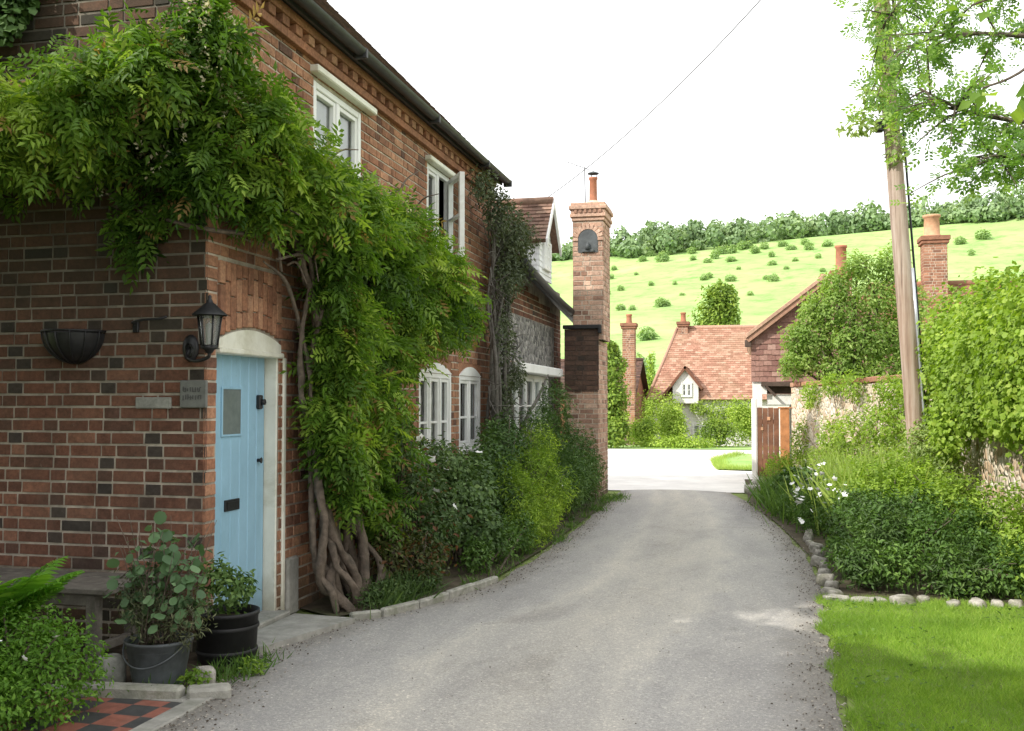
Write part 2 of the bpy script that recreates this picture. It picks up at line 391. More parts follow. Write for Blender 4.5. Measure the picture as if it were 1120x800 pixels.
V3 = Vector
def brick_face(mb, O, U, N, Lw, H, holes=(), course=.08, st=.225, seed=1, mi=0, mo=1, top=None, lo=.0, z0=0.0, headers_dark=.35, plane=True, bricks=True):
    """Flemish-bond bricks with relief on one wall face + mortar sheet behind them; holes are (u0,u1,z0,z1)"""
    r = random.Random(seed); O, U, N = V3(O), V3(U), V3(N); Z = V3((0, 0, 1))
    J = .011; k = 0; z = z0
    hw = st*.5
    while bricks and z < H-.01:
        zt = min(z+course, H); off = -(st+hw)*.5*(k % 2)-r.uniform(0, .05); u = off; head = bool(k % 2)
        while u < Lw:
            w = (hw if head else st)*r.uniform(.94, 1.06); a, b = max(u, 0), min(u+w, Lw)
            u += w; isH = head; head = not head
            segs = [(a, b)] if b-a > .02 else []
            for (h0, h1, hz0, hz1) in holes:
                if hz0 < (z+zt)/2 < hz1:
                    ns = []
                    for (p, q) in segs:
                        if q <= h0 or p >= h1: ns.append((p, q)); continue
                        if p < h0: ns.append((p, h0))
                        if q > h1: ns.append((h1, q))
                    segs = ns
            for (p, q) in segs:
                if q-p < .025: continue
                if top is not None and zt > top((p+q)/2): continue
                t = r.betavariate(2.2, 2.0)*.84+.16
                if isH and r.random() < headers_dark: t = r.choice((r.uniform(0, .14), r.uniform(.08, .3)))
                elif r.random() < .05: t = r.uniform(.02, .18)
                t = max(0, min(1, t+lo))
                d = r.uniform(.0, .004); jz = r.uniform(-.0015, .0015)
                a0, a1, b0, b1 = p+J/2, q-J/2, z+J/2+jz, zt-J/2+jz
                if p < .002: a0 = p-.003
                if q > Lw-.002: a1 = q+.003
                e = .004
                def P(u_, z_, d_): return tuple(O+U*u_+Z*z_+N*d_)
                j = [r.uniform(-.002, .002) for _ in range(8)]
                vs = [P(a0, b0, -.012), P(a1, b0, -.012), P(a1, b1, -.012), P(a0, b1, -.012),
                      P(a0+e+j[0], b0+e+j[1], d), P(a1-e+j[2], b0+e+j[3], d), P(a1-e+j[4], b1-e+j[5], d), P(a0+e+j[6], b1-e+j[7], d)]
                mb.add(vs, [(4, 5, 6, 7), (0, 1, 5, 4), (1, 2, 6, 5), (2, 3, 7, 6), (3, 0, 4, 7)], t, mi)
        z += course; k += 1
    if plane:
        us = sorted(set([0, Lw]+[x for h in holes for x in h[:2]])); zs = sorted(set([z0, H]+[x for h in holes for x in h[2:]]))
        for i in range(len(us)-1):
            for j in range(len(zs)-1):
                cu, cz = (us[i]+us[i+1])/2, (zs[j]+zs[j+1])/2
                if any(h[0] < cu < h[1] and h[2] < cz < h[3] for h in holes): continue
                if not (z0 <= zs[j] and zs[j+1] <= H+1e-6 and us[i] >= -1e-6 and us[i+1] <= Lw+1e-6): continue
                Q = [O+U*us[i]+Z*zs[j], O+U*us[i+1]+Z*zs[j], O+U*us[i+1]+Z*zs[j+1], O+U*us[i]+Z*zs[j+1]]
                mb.add([tuple(q-N*.006) for q in Q], [(0, 1, 2, 3)], .4, mo)
    for (h0, h1, hz0, hz1) in holes:       # reveals
        q = [(h0, hz0), (h1, hz0), (h1, hz1), (h0, hz1)]
        for i in range(4):
            a, b = q[i], q[(i+1) % 4]
            mb.add([tuple(O+U*a[0]+Z*a[1]-N*.006), tuple(O+U*b[0]+Z*b[1]-N*.006), tuple(O+U*b[0]+Z*b[1]-N*.16), tuple(O+U*a[0]+Z*a[1]-N*.16)], [(0, 1, 2, 3)], .45, mi)

def tile_slope(mb, O, U, S, Lw, H, seed=1, gw=.165, gh=.1, mi=0, clip=None, jit=.004, lo=0.0):
    """rows of lapped tiles: O eaves corner, U along the eaves, S up the slope"""
    r = random.Random(seed); O, U, S = V3(O), V3(U).normalized(), V3(S).normalized(); N = U.cross(S)
    if N.z < -.01: N = -N
    rows = int(H/gh)
    for k in range(rows):
        u = -gw*.5*(k % 2)
        while u < Lw:
            a, b = max(u, 0), min(u+gw, Lw); u += gw
            if b-a < .03: continue
            s0 = k*gh
            if clip is not None:
                c0, c1 = clip(s0+gh*.5)
                a, b = max(a, c0), min(b, c1)
                if b-a < .02: continue
            t = r.random()*.8+.1+lo
            d = .022+r.uniform(-jit, jit); sj = r.uniform(-.006, .006)
            def P(u_, s_, d_): return tuple(O+U*u_+S*s_+N*d_)
            g_ = .002
            vs = [P(a+g_, s0+sj, d), P(b-g_, s0+sj, d+r.uniform(-jit, jit)*.5), P(b-g_, s0+gh*1.15, .006), P(a+g_, s0+gh*1.15, .006),
                  P(a+g_, s0+sj, d-.014), P(b-g_, s0+sj, d-.014)]
            mb.add(vs, [(0, 1, 2, 3), (4, 5, 1, 0), (0, 3, 4), (1, 5, 2)], max(0, min(1, t)), mi)

def slab(mb, pts, thick, tint=.5, mi=0):
    """extruded polygon (pts in order), thickness along -normal"""
    P = [V3(p) for p in pts]; n = (P[1]-P[0]).cross(P[2]-P[0]).normalized()
    if n.z < 0: n = -n
    k = len(P); vs = [tuple(p) for p in P]+[tuple(p-n*thick) for p in P]
    mb.add(vs, [tuple(range(k)), tuple(range(2*k-1, k-1, -1))]+[(i, (i+1) % k, (i+1) % k+k, i+k) for i in range(k)], tint, mi)

# ------------------------------------------------------------------ foliage
def _diamond(w=.45, fold=.1, curl=.12):
    return np.array([(0, 0, 0), (.45, w/2, fold), (1, 0, -curl), (.45, -w/2, fold)]), [(0, 1, 2), (0, 2, 3)]
def _pinnate():
    vs, fs = [], []
    for i in range(5):
        x = .12+.17*i; z = -.28*(x**2)
        for sgn in (-1, 1) if i < 4 else (0,):
            a = R(52)*sgn; ln = .34-.03*abs(i-2); w = .115
            d = np.array([math.cos(a), math.sin(a), -.18]); q = np.array([-math.sin(a), math.cos(a), 0])
            b = np.array([x, 0, z]); k = len(vs)
            vs += [b, b+d*ln*.45+q*w/2+(0, 0, .02), b+d*ln+(0, 0, -.05), b+d*ln*.45-q*w/2+(0, 0, .02)]
            fs += [(k, k+1, k+2), (k, k+2, k+3)]
    return np.array(vs), fs
def _ivy():
    vs = [(0, 0, 0), (.05, .42, .04), (.38, .3, .06), (.62, .42, 0), (1, 0, -.1), (.62, -.42, 0), (.38, -.3, .06), (.05, -.42, .04), (.35, 0, -.02)]
    return np.array(vs), [(0, 1, 2, 8), (8, 2, 3, 4), (8, 4, 5, 6), (0, 8, 6, 7)]
def _round():
    vs = [(0, 0, 0)]+[(.5+.5*math.cos(a), .5*math.sin(a), .06*math.sin(3*a)) for a in [math.pi-.45-i*(2*math.pi-.9)/7 for i in range(8)]]
    return np.array(vs), [(0, i, i+1) for i in range(1, 8)]
def _blade(w=.05, bend=.25):
    return np.array([(0, w/2, 0), (0, -w/2, 0), (.5, w*.4, bend*.25), (.5, -w*.4, bend*.25), (1, 0, bend)]), [(0, 1, 3, 2), (2, 3, 4)]
def _spray():
    vs, fs = [], []
    for i in range(3):
        for sgn in (-1, 1):
            a = R(48)*sgn; x = .1+.28*i; d = np.array([math.cos(a), math.sin(a), .1*i]); q = np.array([-math.sin(a), math.cos(a), 0]); b = np.array([x, 0, 0.0]); k = len(vs); ln = .42; w = .2
            vs += [b, b+d*ln*.5+q*w/2, b+d*ln, b+d*ln*.5-q*w/2]; fs += [(k, k+1, k+2), (k, k+2, k+3)]
    return np.array(vs), fs
KIND = dict(leaf=_diamond(), narrow=_diamond(.22, .04, .2), broad=_diamond(.7, .1, .15), pinnate=_pinnate(), ivy=_ivy(), round=_round(), blade=_blade(), wblade=_blade(.1, .4), spray=_spray())

def norm(a): return a/np.maximum(np.linalg.norm(a, axis=1, keepdims=True), 1e-9)
def leaves(name, P, D, N, S, kind, mat, parent=None, tint=None, extra=None):
    V, F = KIND[kind]; n = len(P)
    D = norm(D); B = norm(np.cross(N, D)); N = norm(np.cross(D, B))
    S = np.asarray(S).reshape(-1, 1, 1)
    W = P[:, None, :]+S*(V[None, :, 0:1]*D[:, None, :]+V[None, :, 1:2]*B[:, None, :]+V[None, :, 2:3]*N[:, None, :])
    nv = len(V); W = W.reshape(-1, 3).astype(np.float32)
    lens = np.tile([len(f) for f in F], n); flat = np.concatenate([np.array(f) for f in F])
    loops = (flat[None, :]+(np.arange(n)*nv)[:, None]).ravel()
    starts = np.concatenate([[0], np.cumsum(lens)[:-1]])
    me = bpy.data.meshes.new(name)
    me.vertices.add(len(W)); me.vertices.foreach_set('co', W.ravel())
    me.loops.add(len(loops)); me.loops.foreach_set('vertex_index', loops.astype(np.int32))
    me.polygons.add(len(lens)); me.polygons.foreach_set('loop_start', starts.astype(np.int32)); me.polygons.foreach_set('loop_total', lens.astype(np.int32))
    if tint is None: tint = np.clip(rng.beta(2, 2, n), 0, .94)
    a = me.attributes.new('tint', 'FLOAT', 'FACE'); a.data.foreach_set('value', np.repeat(tint, len(F)).astype(np.float32))
    me.materials.append(mat); me.update(calc_edges=True); me.validate()
    return link(name, me, parent)

def wave(P, f, ph):
    return (np.sin(P[:, 0]*f+ph)+np.sin(P[:, 1]*f*1.13+ph*2.1)+np.sin(P[:, 2]*f*.91+ph*.7)+np.sin((P[:, 0]+P[:, 2])*f*1.7+ph))/4
def blob_pts(blobs, n, shell=.55, lump=.35, sprig=.05, gap=.0, gf=9.0):
    out_p, out_n = [], []
    areas = np.array([(b[3]*b[4]+b[4]*b[5]+b[3]*b[5]) for b in blobs]); areas = areas/areas.sum()
    for b, sh in zip(blobs, areas):
        k = max(20, int(n*sh)); c = np.array(b[:3]); Rr = np.array(b[3:6])
        u = norm(rng.normal(size=(k, 3)))
        lob = norm(rng.normal(size=(13, 3))); w = np.exp(7*((u@lob.T).max(1)-1))
        r = (1-lump)+lump*w
        dep = 1-shell*rng.random(k)**1.4
        sp = rng.random(k) < sprig; dep[sp] = 1+rng.random(sp.sum())*.22
        p = c+u*Rr*(r*dep)[:, None]
        if gap > 0:
            keep = wave(p, gf, b[0]*3+b[1]) > -1+gap*1.2
            p, u = p[keep], u[keep]
        out_p.append(p); out_n.append(norm(u/Rr))
    P = np.vstack(out_p); N = np.vstack(out_n); k = P[:, 2] > .015
    return P[k], N[k]
def foliage(name, blobs, n, size, kind, mat, parent=None, up=.5, droop=.25, shell=.55, lump=.35, sprig=.05, gap=0.0, gf=9.0, odd=0.0, tlo=0.0, rnd=.6, cut=None, tamp=.22, tf=6.0):
    P, O = blob_pts(blobs, n, shell, lump, sprig, gap, gf)
    if cut is not None: k = cut(P); P, O = P[k], O[k]
    m = len(P)
    N = norm(O*.7+np.array([0, 0, up])+rng.normal(size=(m, 3))*rnd*.6)
    D = norm(np.cross(N, rng.normal(size=(m, 3)))+O*.5+np.array([0, 0, -droop])+rng.normal(size=(m, 3))*.3)
    S = size*rng.uniform(.6, 1.3, m)
    # clumps of paler and darker growth
    t = rng.beta(2, 2.4, m)*.75+tamp*wave(P, tf, 1.3)+.1+tlo
    t = np.clip(t, 0, .93)
    if odd: t[rng.random(m) < odd] = 1.0
    return leaves(name, P, D, N, S, kind, mat, parent, t)
def blades(name, base, h, mat, parent=None, lean=.35, kind='blade', tlo=0.0):
    m = len(base); D = norm(np.column_stack([rng.normal(size=(m, 2))*lean, np.ones(m)]))
    N = norm(np.column_stack([rng.normal(size=(m, 2)), np.zeros(m)+.1]))
    t = np.clip(rng.beta(2, 2, m)*.7+.2*wave(base, 5, .4)+.12+tlo, 0, .93)
    return leaves(name, base, D, N, h*rng.uniform(.55, 1.25, m), kind, mat, parent, t)
def shrub(name, label, cat, blobs, n, size, kind, mat, group=None, **kw):
    o = foliage(name, blobs, n, size, kind, mat, None, **kw)
    return tag(o, label, cat, group)
def copy_tree(o, parent=None):
    c = o.copy(); col.objects.link(c)
    if parent is not None: c.parent = parent
    for ch in list(o.children): copy_tree(ch, c)
    return c

HILLBUSH = [(-33.7, 261.0, 1.07), (-26.3, 265.8, 0.91), (-12.6, 267.0, 1.28), (-11.3, 269.9, 0.74), (-5.7, 261.5, 1.07), (3.1, 260.0, 0.71), (4.8, 255.8, 1.05), (-29.1, 225.3, 1.08), (-26.3, 224.0, 0.61), (-20.5, 227.9, 0.93), (-19.2, 228.7, 0.78), (-17.3, 168.4, 1.03), (-33.7, 315.0, 1.07), (-27.1, 311.4, 1.28), (-17.8, 309.6, 0.85), (-13.1, 301.5, 1.03), (-11.3, 309.1, 1.27), (-6.2, 299.6, 1.02), (0.6, 314.4, 1.07), (5.3, 303.3, 0.83), (11.4, 289.5, 0.59), (8.5, 274.0, 0.56), (-9.9, 319.1, 1.52), (-6.6, 318.9, 1.31), (16.3, 312.6, 1.07), (17.1, 264.4, 0.72), (17.7, 292.5, 0.8), (55.3, 295.8, 1.41), (62.3, 301.5, 1.44), (-0.8, 237.7, 0.49), (-16.8, 245.6, 0.5), (-39.9, 286.5, 0.78), (-36.5, 255.7, 0.7), (-32.1, 324.5, 1.11), (-26.3, 324.9, 1.33), (-22.7, 328.3, 1.12), (-19.0, 324.1, 1.33), (-17.1, 332.1, 1.13), (-8.8, 329.0, 1.35), (-3.3, 324.2, 1.33), (-1.3, 326.2, 1.11), (3.4, 321.7, 1.32), (9.0, 323.5, 1.32), (11.4, 315.5, 0.86), (15.6, 323.6, 1.32), (-29.8, 332.2, 1.13), (-38.6, 325.0, 1.11), (21.8, 315.9, 1.29), (5.2, 284.5, 0.78), (-3.9, 280.8, 0.57), (-10.7, 249.1, 0.68), (54.2, 276.2, 0.94), (-41.1, 303.1, 0.83), (-20.0, 264.2, 0.54), (-32.9, 289.7, 0.59)]
WIRE_END = (-7, 22, 5); WIRE_SAG = .8
SHADE = [(-8.2, 1.6, 6.5, 'dense garden tree beside the gable, out of the picture'), (-5.2, -0.9, 7.5, 'dense garden tree nearest the lane, out of the picture'), (-9.5, -3.0, 7.5, 'dense garden tree farthest from the lane, out of the picture'), (-6.3, 1.3, 6.5, 'smaller garden tree between the others, out of the picture')]

# ------------------------------------------------------------------ camera, sky, sun
cam = bpy.data.cameras.new('camera'); co = bpy.data.objects.new('camera', cam); col.objects.link(co)
co.location = (0, 0, 1.55); co.rotation_euler = (R(90+2.085), 0, R(13.556))
cam.sensor_width = 36; cam.lens = 35.32; cam.clip_end = 3000; cam.clip_start = .05; sc.camera = co
SUN_E = R(38); TX, TY = .75, .66                  # light travels towards +x +y
w = bpy.data.worlds.new('World'); sc.world = w; w.use_nodes = True
g = NT(w.node_tree); w.node_tree.nodes.clear()
sky = g.n('ShaderNodeTexSky', sky_type='NISHITA'); sky.sun_disc = False
sky.sun_elevation = SUN_E; sky.sun_rotation = math.atan2(-TX, -TY); sky.dust_density = 4.0; sky.air_density = 1.0
hs = g.n('ShaderNodeHueSaturation'); hs.inputs['Saturation'].default_value = .35; g.l(sky.outputs[0], hs.inputs['Color'])
tc = g.n('ShaderNodeTexCoord')
mp = g.n('ShaderNodeMapping'); mp.inputs['Scale'].default_value = (1, 1, 2.5); g.l(tc.outputs['Generated'], mp.inputs[0])
cl = g.ramp(g.noise(2.2, 7, .6, mp.outputs[0], .4), [(.35, (13.8, 14.0, 14.4)), (.65, (15.8, 15.8, 15.8))])
mixc = g.mix(.85, hs.outputs[0], cl)
bg = g.n('ShaderNodeBackground'); bg.inputs[1].default_value = .135; g.l(mixc, bg.inputs[0])
ow = g.n('ShaderNodeOutputWorld'); g.l(bg.outputs[0], ow.inputs[0])
sl = bpy.data.lights.new('sun', 'SUN'); so = bpy.data.objects.new('sun', sl); col.objects.link(so)
sl.energy = 5.0; sl.angle = R(.55); sl.color = (1, .95, .86)
hl = math.hypot(TX, TY)
so.rotation_euler = V3((TX/hl*math.cos(SUN_E), TY/hl*math.cos(SUN_E), -math.sin(SUN_E))).to_track_quat('-Z', 'Y').to_euler()
so.location = (-20, -20, 30)
sc.view_settings.view_transform = 'Standard'; sc.view_settings.look = 'None'; sc.view_settings.exposure = 0
sc.cycles.max_bounces = 8; sc.cycles.transparent_max_bounces = 8
sc.cycles.use_denoising = True

# ------------------------------------------------------------------ the ground
def terrain_z(x, y):
    if y < 34: return 0.0
    if y < 60: return -.8*(y-34)/26
    d = min(y, 335)-60
    z = -.8+d*.072+.00046*d*d
    z += x*.00023*d
    z += .9*mnoise.noise((x*.02, y*.02, 0))*min(1, d/60)
    if y > 335: z += (y-335)*.06
    return z
nx, ny = 90, 120
xs = [math.copysign(abs(t)**2.2, t)*620 for t in np.linspace(-1, 1, nx)]; ys = list(np.linspace(-60, 33, 6))+list(np.linspace(34, 340, 90))+list(np.linspace(350, 1500, 24))
mb = MB(); vs = [(x, y, terrain_z(x, y)-.004*(y < 34)) for y in ys for x in xs]
me = bpy.data.meshes.new('ground'); nY = len(ys)
me.from_pydata(vs, [], [(j*nx+i, j*nx+i+1, (j+1)*nx+i+1, (j+1)*nx+i) for j in range(nY-1) for i in range(nx-1)])
me.materials.append(M['turf']); me.materials.append(M['field'])
for p in me.polygons:
    p.use_smooth = True; p.material_index = 1 if p.center.y > 60 else 0
tag(link('ground', me), kind='structure')

def sheet(name, left, right, z, mat, edge=False, nseg=14, sub=8):
    """strip between two polylines given at the same y stations"""
    def interp(pl, t):
        f = t*(len(pl)-1); i = min(int(f), len(pl)-2); f -= i
        return V3(pl[i])*(1-f)+V3(pl[i+1])*f
    rows = (len(left)-1)*sub; vs, fs = [], []; ev = []
    for j in range(rows+1):
        a, b = interp(left, j/rows), interp(right, j/rows)
        for i in range(nseg+1):
            t = i/nseg; p = a.lerp(b, t); e = abs(2*t-1)
            if i in (0, nseg): p.x += .05*mnoise.noise((p.y*1.7, i*3.0, 0))+.03*mnoise.noise((p.y*6, i*5.0, 1))
            vs.append((p.x, p.y, z+.03*(1-e*e)*edge)); ev.append(e)
    for j in range(rows):
        for i in range(nseg): fs.append((j*(nseg+1)+i, j*(nseg+1)+i+1, (j+1)*(nseg+1)+i+1, (j+1)*(nseg+1)+i))
    me = bpy.data.meshes.new(name); me.from_pydata(vs, [], fs); me.materials.append(mat)
    a = me.attributes.new('edge', 'FLOAT', 'POINT'); a.data.foreach_set('value', np.array(ev, dtype=np.float32))
    for p in me.polygons: p.use_smooth = True
    return tag(link(name, me), kind='structure')
laneL = [(-2.9, -8, 0), (-2.85, 2, 0), (-2.75, 4.6, 0), (-2.98, 5.6, 0), (-2.86, 6.6, 0), (-2.42, 7.5, 0), (-2.16, 8.4, 0), (-2.1, 10.4, 0), (-2.14, 13, 0), (-2.2, 15.9, 0), (-2.3, 17.65, 0)]
laneR = [(.2, -8, 0), (.3, 2, 0), (.36, 4.6, 0), (.41, 5.6, 0), (.46, 6.6, 0), (.50, 7.5, 0), (.52, 8.4, 0), (.50, 10.4, 0), (.28, 13, 0), (-.1, 15.9, 0), (-.42, 17.65, 0)]
sheet('lane', laneL, laneR, .004, M['lane'], True)
mb = MB(); mb.add([(-40, 17.6, .008), (.35, 17.6, .008), (.15, 20.5, .008), (.0, 23.1, .008), (-.8, 23.3, .008), (-1.1, 26.5, .008), (-.5, 30.4, .008), (30, 33.2, .008), (-40, 33.0, .008)], [tuple(range(9))])
tag(mb.build('road', M['road']), kind='structure')
mb = MB(); mb.add([(-.8, 23.3, .03), (3, 23.3, .03), (3, 30.6, .03), (-.45, 30.4, .03), (-1.05, 27, .03)], [tuple(range(5))])
tag(mb.build('verge', M['field']), kind='structure')
mb = MB(); mb.add([(-30, 33.05, .02), (20, 33.3, .02), (20, 35.5, .02), (-30, 35.5, .02)], [(0, 1, 2, 3)])
tag(mb.build('far_verge', M['field']), kind='structure')
# planting beds on either side
mb = MB(); mb.add([(-3.3, 6.95, .02), (-2.92, 6.72, .02), (-2.5, 7.45, .02), (-2.22, 8.35, .02), (-2.15, 10.4, .02), (-2.2, 15.9, .02), (-3.25, 15.9, .02)], [tuple(range(7))])
tag(mb.build('flower_bed', M['earth']), kind='structure')
mb = MB(); mb.add([(.56, 8.3, .016), (3.6, 8.25, .016), (2.5, 14, .016), (.9, 20.6, .016), (-.2, 20.6, .016), (-.1, 16, .016), (.3, 13, .016), (.54, 10.4, .016)], [tuple(range(8))])
tag(mb.build('border', M['earth']), kind='structure')
mb = MB(); mb.add([(.38, -4, .014), (9, -4, .014), (9, 8.3, .014), (.56, 8.25, .014), (.50, 6.6, .014), (.42, 4.8, .014)], [tuple(range(6))])
tag(mb.build('lawn', M['turf']), kind='structure')
mb = MB(); mb.add([(-4.4, 1.0, .012), (-2.86, 1.0, .012), (-2.86, 4.66, .012), (-4.4, 4.66, .012)], [(0, 1, 2, 3)])
tag(mb.build('path', M['checker']), kind='structure')
mb = MB(); mb.add([(-7, 4.9, .012), (-3.0, 4.9, .012), (-2.92, 5.62, .012), (-7, 5.62, .012)], [(0, 1, 2, 3)])
tag(mb.build('yard', M['soil']), kind='structure')

mb = MB(); mb.box(-2.85, -2.74, 1.0, 4.78, -.02, .022, .5, 0, .008); mb.box(-4.4, -2.86, 4.67, 4.79, -.02, .02, .5, 0, .008); tag(mb.build('path_edge', M['concrete']), kind='structure')
# grass blades on the lawn (uncountable)
n = 210000
B = np.column_stack([rng.uniform(.36, 3.3, n), rng.uniform(3.9, 8.34, n), np.full(n, .012)])
ex = .40+.015*(B[:, 1]-4)+.035*np.sin(B[:, 1]*5)+.03*np.sin(B[:, 1]*13)
ok = (B[:, 0] > ex) & (B[:, 0] < .36+.235*B[:, 1])
B = B[ok]
n2 = 170000; B2 = np.column_stack([rng.uniform(.36, 5.2, n2), rng.uniform(.5, 8.34, n2), np.full(n2, .012)])
ex2 = .40+.015*(B2[:, 1]-4)+.035*np.sin(B2[:, 1]*5)+.03*np.sin(B2[:, 1]*13)
B2 = B2[(B2[:, 0] > ex2) & ((B2[:, 0] > .36+.235*B2[:, 1]) | (B2[:, 1] < 3.9))]; B = np.vstack([B, B2])
B = B[rng.random(len(B)) < .72+.4*wave(B, 4.3, 2.2)]
o = blades('grass', B, .05*(1+.45*wave(B, 3.1, .9)+.3*wave(B, 9.0, .3)), L['grass'], None, .85); tag(o, 'short mown lawn grass beside the lane', 'grass', kind='stuff')
# tufts straggling along the lane edges
seg = []
for (x, y, s, k) in [(-2.2, 15.75, .14, 260), (-2.15, 16.25, .1, 120), (-2.32, 8.2, .06, 60), (-2.6, 7.25, .05, 60), (-2.9, 5.35, .10, 240), (-2.2, 12.2, .06, 80), (-2.12, 11, .06, 80), (-2.85, 5.15, .06, 60), (-3.1, 4.88, .06, 60), (-2.2, 14.3, .1, 120)]+[(-2.25+.05*math.sin(q*3), 8.7+q*.42, .05+.03*math.sin(q*1.7), 34) for q in range(17)]:
    seg.append(np.column_stack([rng.normal(x, s*.8, k), rng.normal(y, s*1.6, k), np.full(k, .01)]))
o = blades('weeds', np.vstack(seg), .09, L['midg'], None, .7, 'wblade'); tag(o, 'weeds and grass tufts straggling along the cottage side of the lane', 'weeds', kind='stuff')
# broad-leaved weeds and daisies in the lawn
n = 900; B = np.column_stack([rng.uniform(.5, 2.6, n), rng.uniform(4.6, 8.2, n), np.full(n, .035)]); B = B[wave(B, 5.5, 4.1) > .12]; m = len(B)
o = leaves('clover', B, np.column_stack([rng.normal(size=(m, 2)), np.full(m, .35)]), np.column_stack([rng.normal(size=(m, 2))*.3, np.ones(m)]), .035*rng.uniform(.6, 1.3, m), 'broad', L['midg'])
tag(o, 'patches of clover and broad leaves in the lawn', 'weeds', kind='stuff')
vp = [(-.8, 23.3), (-1.05, 27), (-.45, 30.4)]; B = []
for (a, b) in zip(vp[:-1], vp[1:]):
    for _ in range(900):
        t = rng.random(); B.append((a[0]+(b[0]-a[0])*t+abs(rng.normal(0, .18))-.08, a[1]+(b[1]-a[1])*t, .02))
for _ in range(900): B.append((rng.uniform(-.85, .2), 23.3+abs(rng.normal(0, .3))-.05, .02))
o = blades('verge_grass', np.array(B), .14, L['dry'], None, .6); tag(o, 'rough grass fringing the sunlit verge beyond the gate', 'grass', kind='stuff')
# loose gravel and litter along the lane margins (uncountable)
mb = MB(); rr = random.Random(5)
for i in range(5200):
    q = rr.random(); y = 3.2+rr.random()**1.3*13
    def at_edge(pl):
        for a, b in zip(pl[:-1], pl[1:]):
            if a[1] <= y <= b[1]: t = (y-a[1])/(b[1]-a[1]); return a[0]*(1-t)+b[0]*t
        return pl[-1][0]
    if q < .45: x = at_edge(laneR)-abs(rr.gauss(0, .14))+.05
    elif q < .9: x = at_edge(laneL)+abs(rr.gauss(0, .16))-.03
    else: x = rr.uniform(at_edge(laneL), at_edge(laneR))
    s = rr.uniform(.003, .010)*(1 if q < .9 else .6); a = rr.uniform(0, 6.28)
    c = V3((x, y, .012+s*.5+(.022 if q > .9 else 0))); ca, sa = math.cos(a)*s, math.sin(a)*s
    vs = [(c.x+ca, c.y+sa, c.z), (c.x-sa*.8, c.y+ca*.8, c.z), (c.x-ca, c.y-sa, c.z), (c.x+sa*.7, c.y-ca*.7, c.z), (c.x+s*.2, c.y, c.z+s*.6), (c.x, c.y, c.z-s*.6)]
    mb.add(vs, [(0, 1, 4), (1, 2, 4), (2, 3, 4), (3, 0, 4), (1, 0, 5), (2, 1, 5), (3, 2, 5), (0, 3, 5)], rr.random())
gm, nt, out = new_mat('loose_gravel'); g = NT(nt)
g.principled(out, g.ramp(g.attr(), [(0, (.07, .055, .04)), (.4, (.18, .16, .135)), (.8, (.33, .3, .26)), (1, (.55, .5, .43))]), .9, .2)
tag(mb.build('gravel', gm), 'loose gravel and leaf litter along the lane margins', 'gravel', kind='stuff')

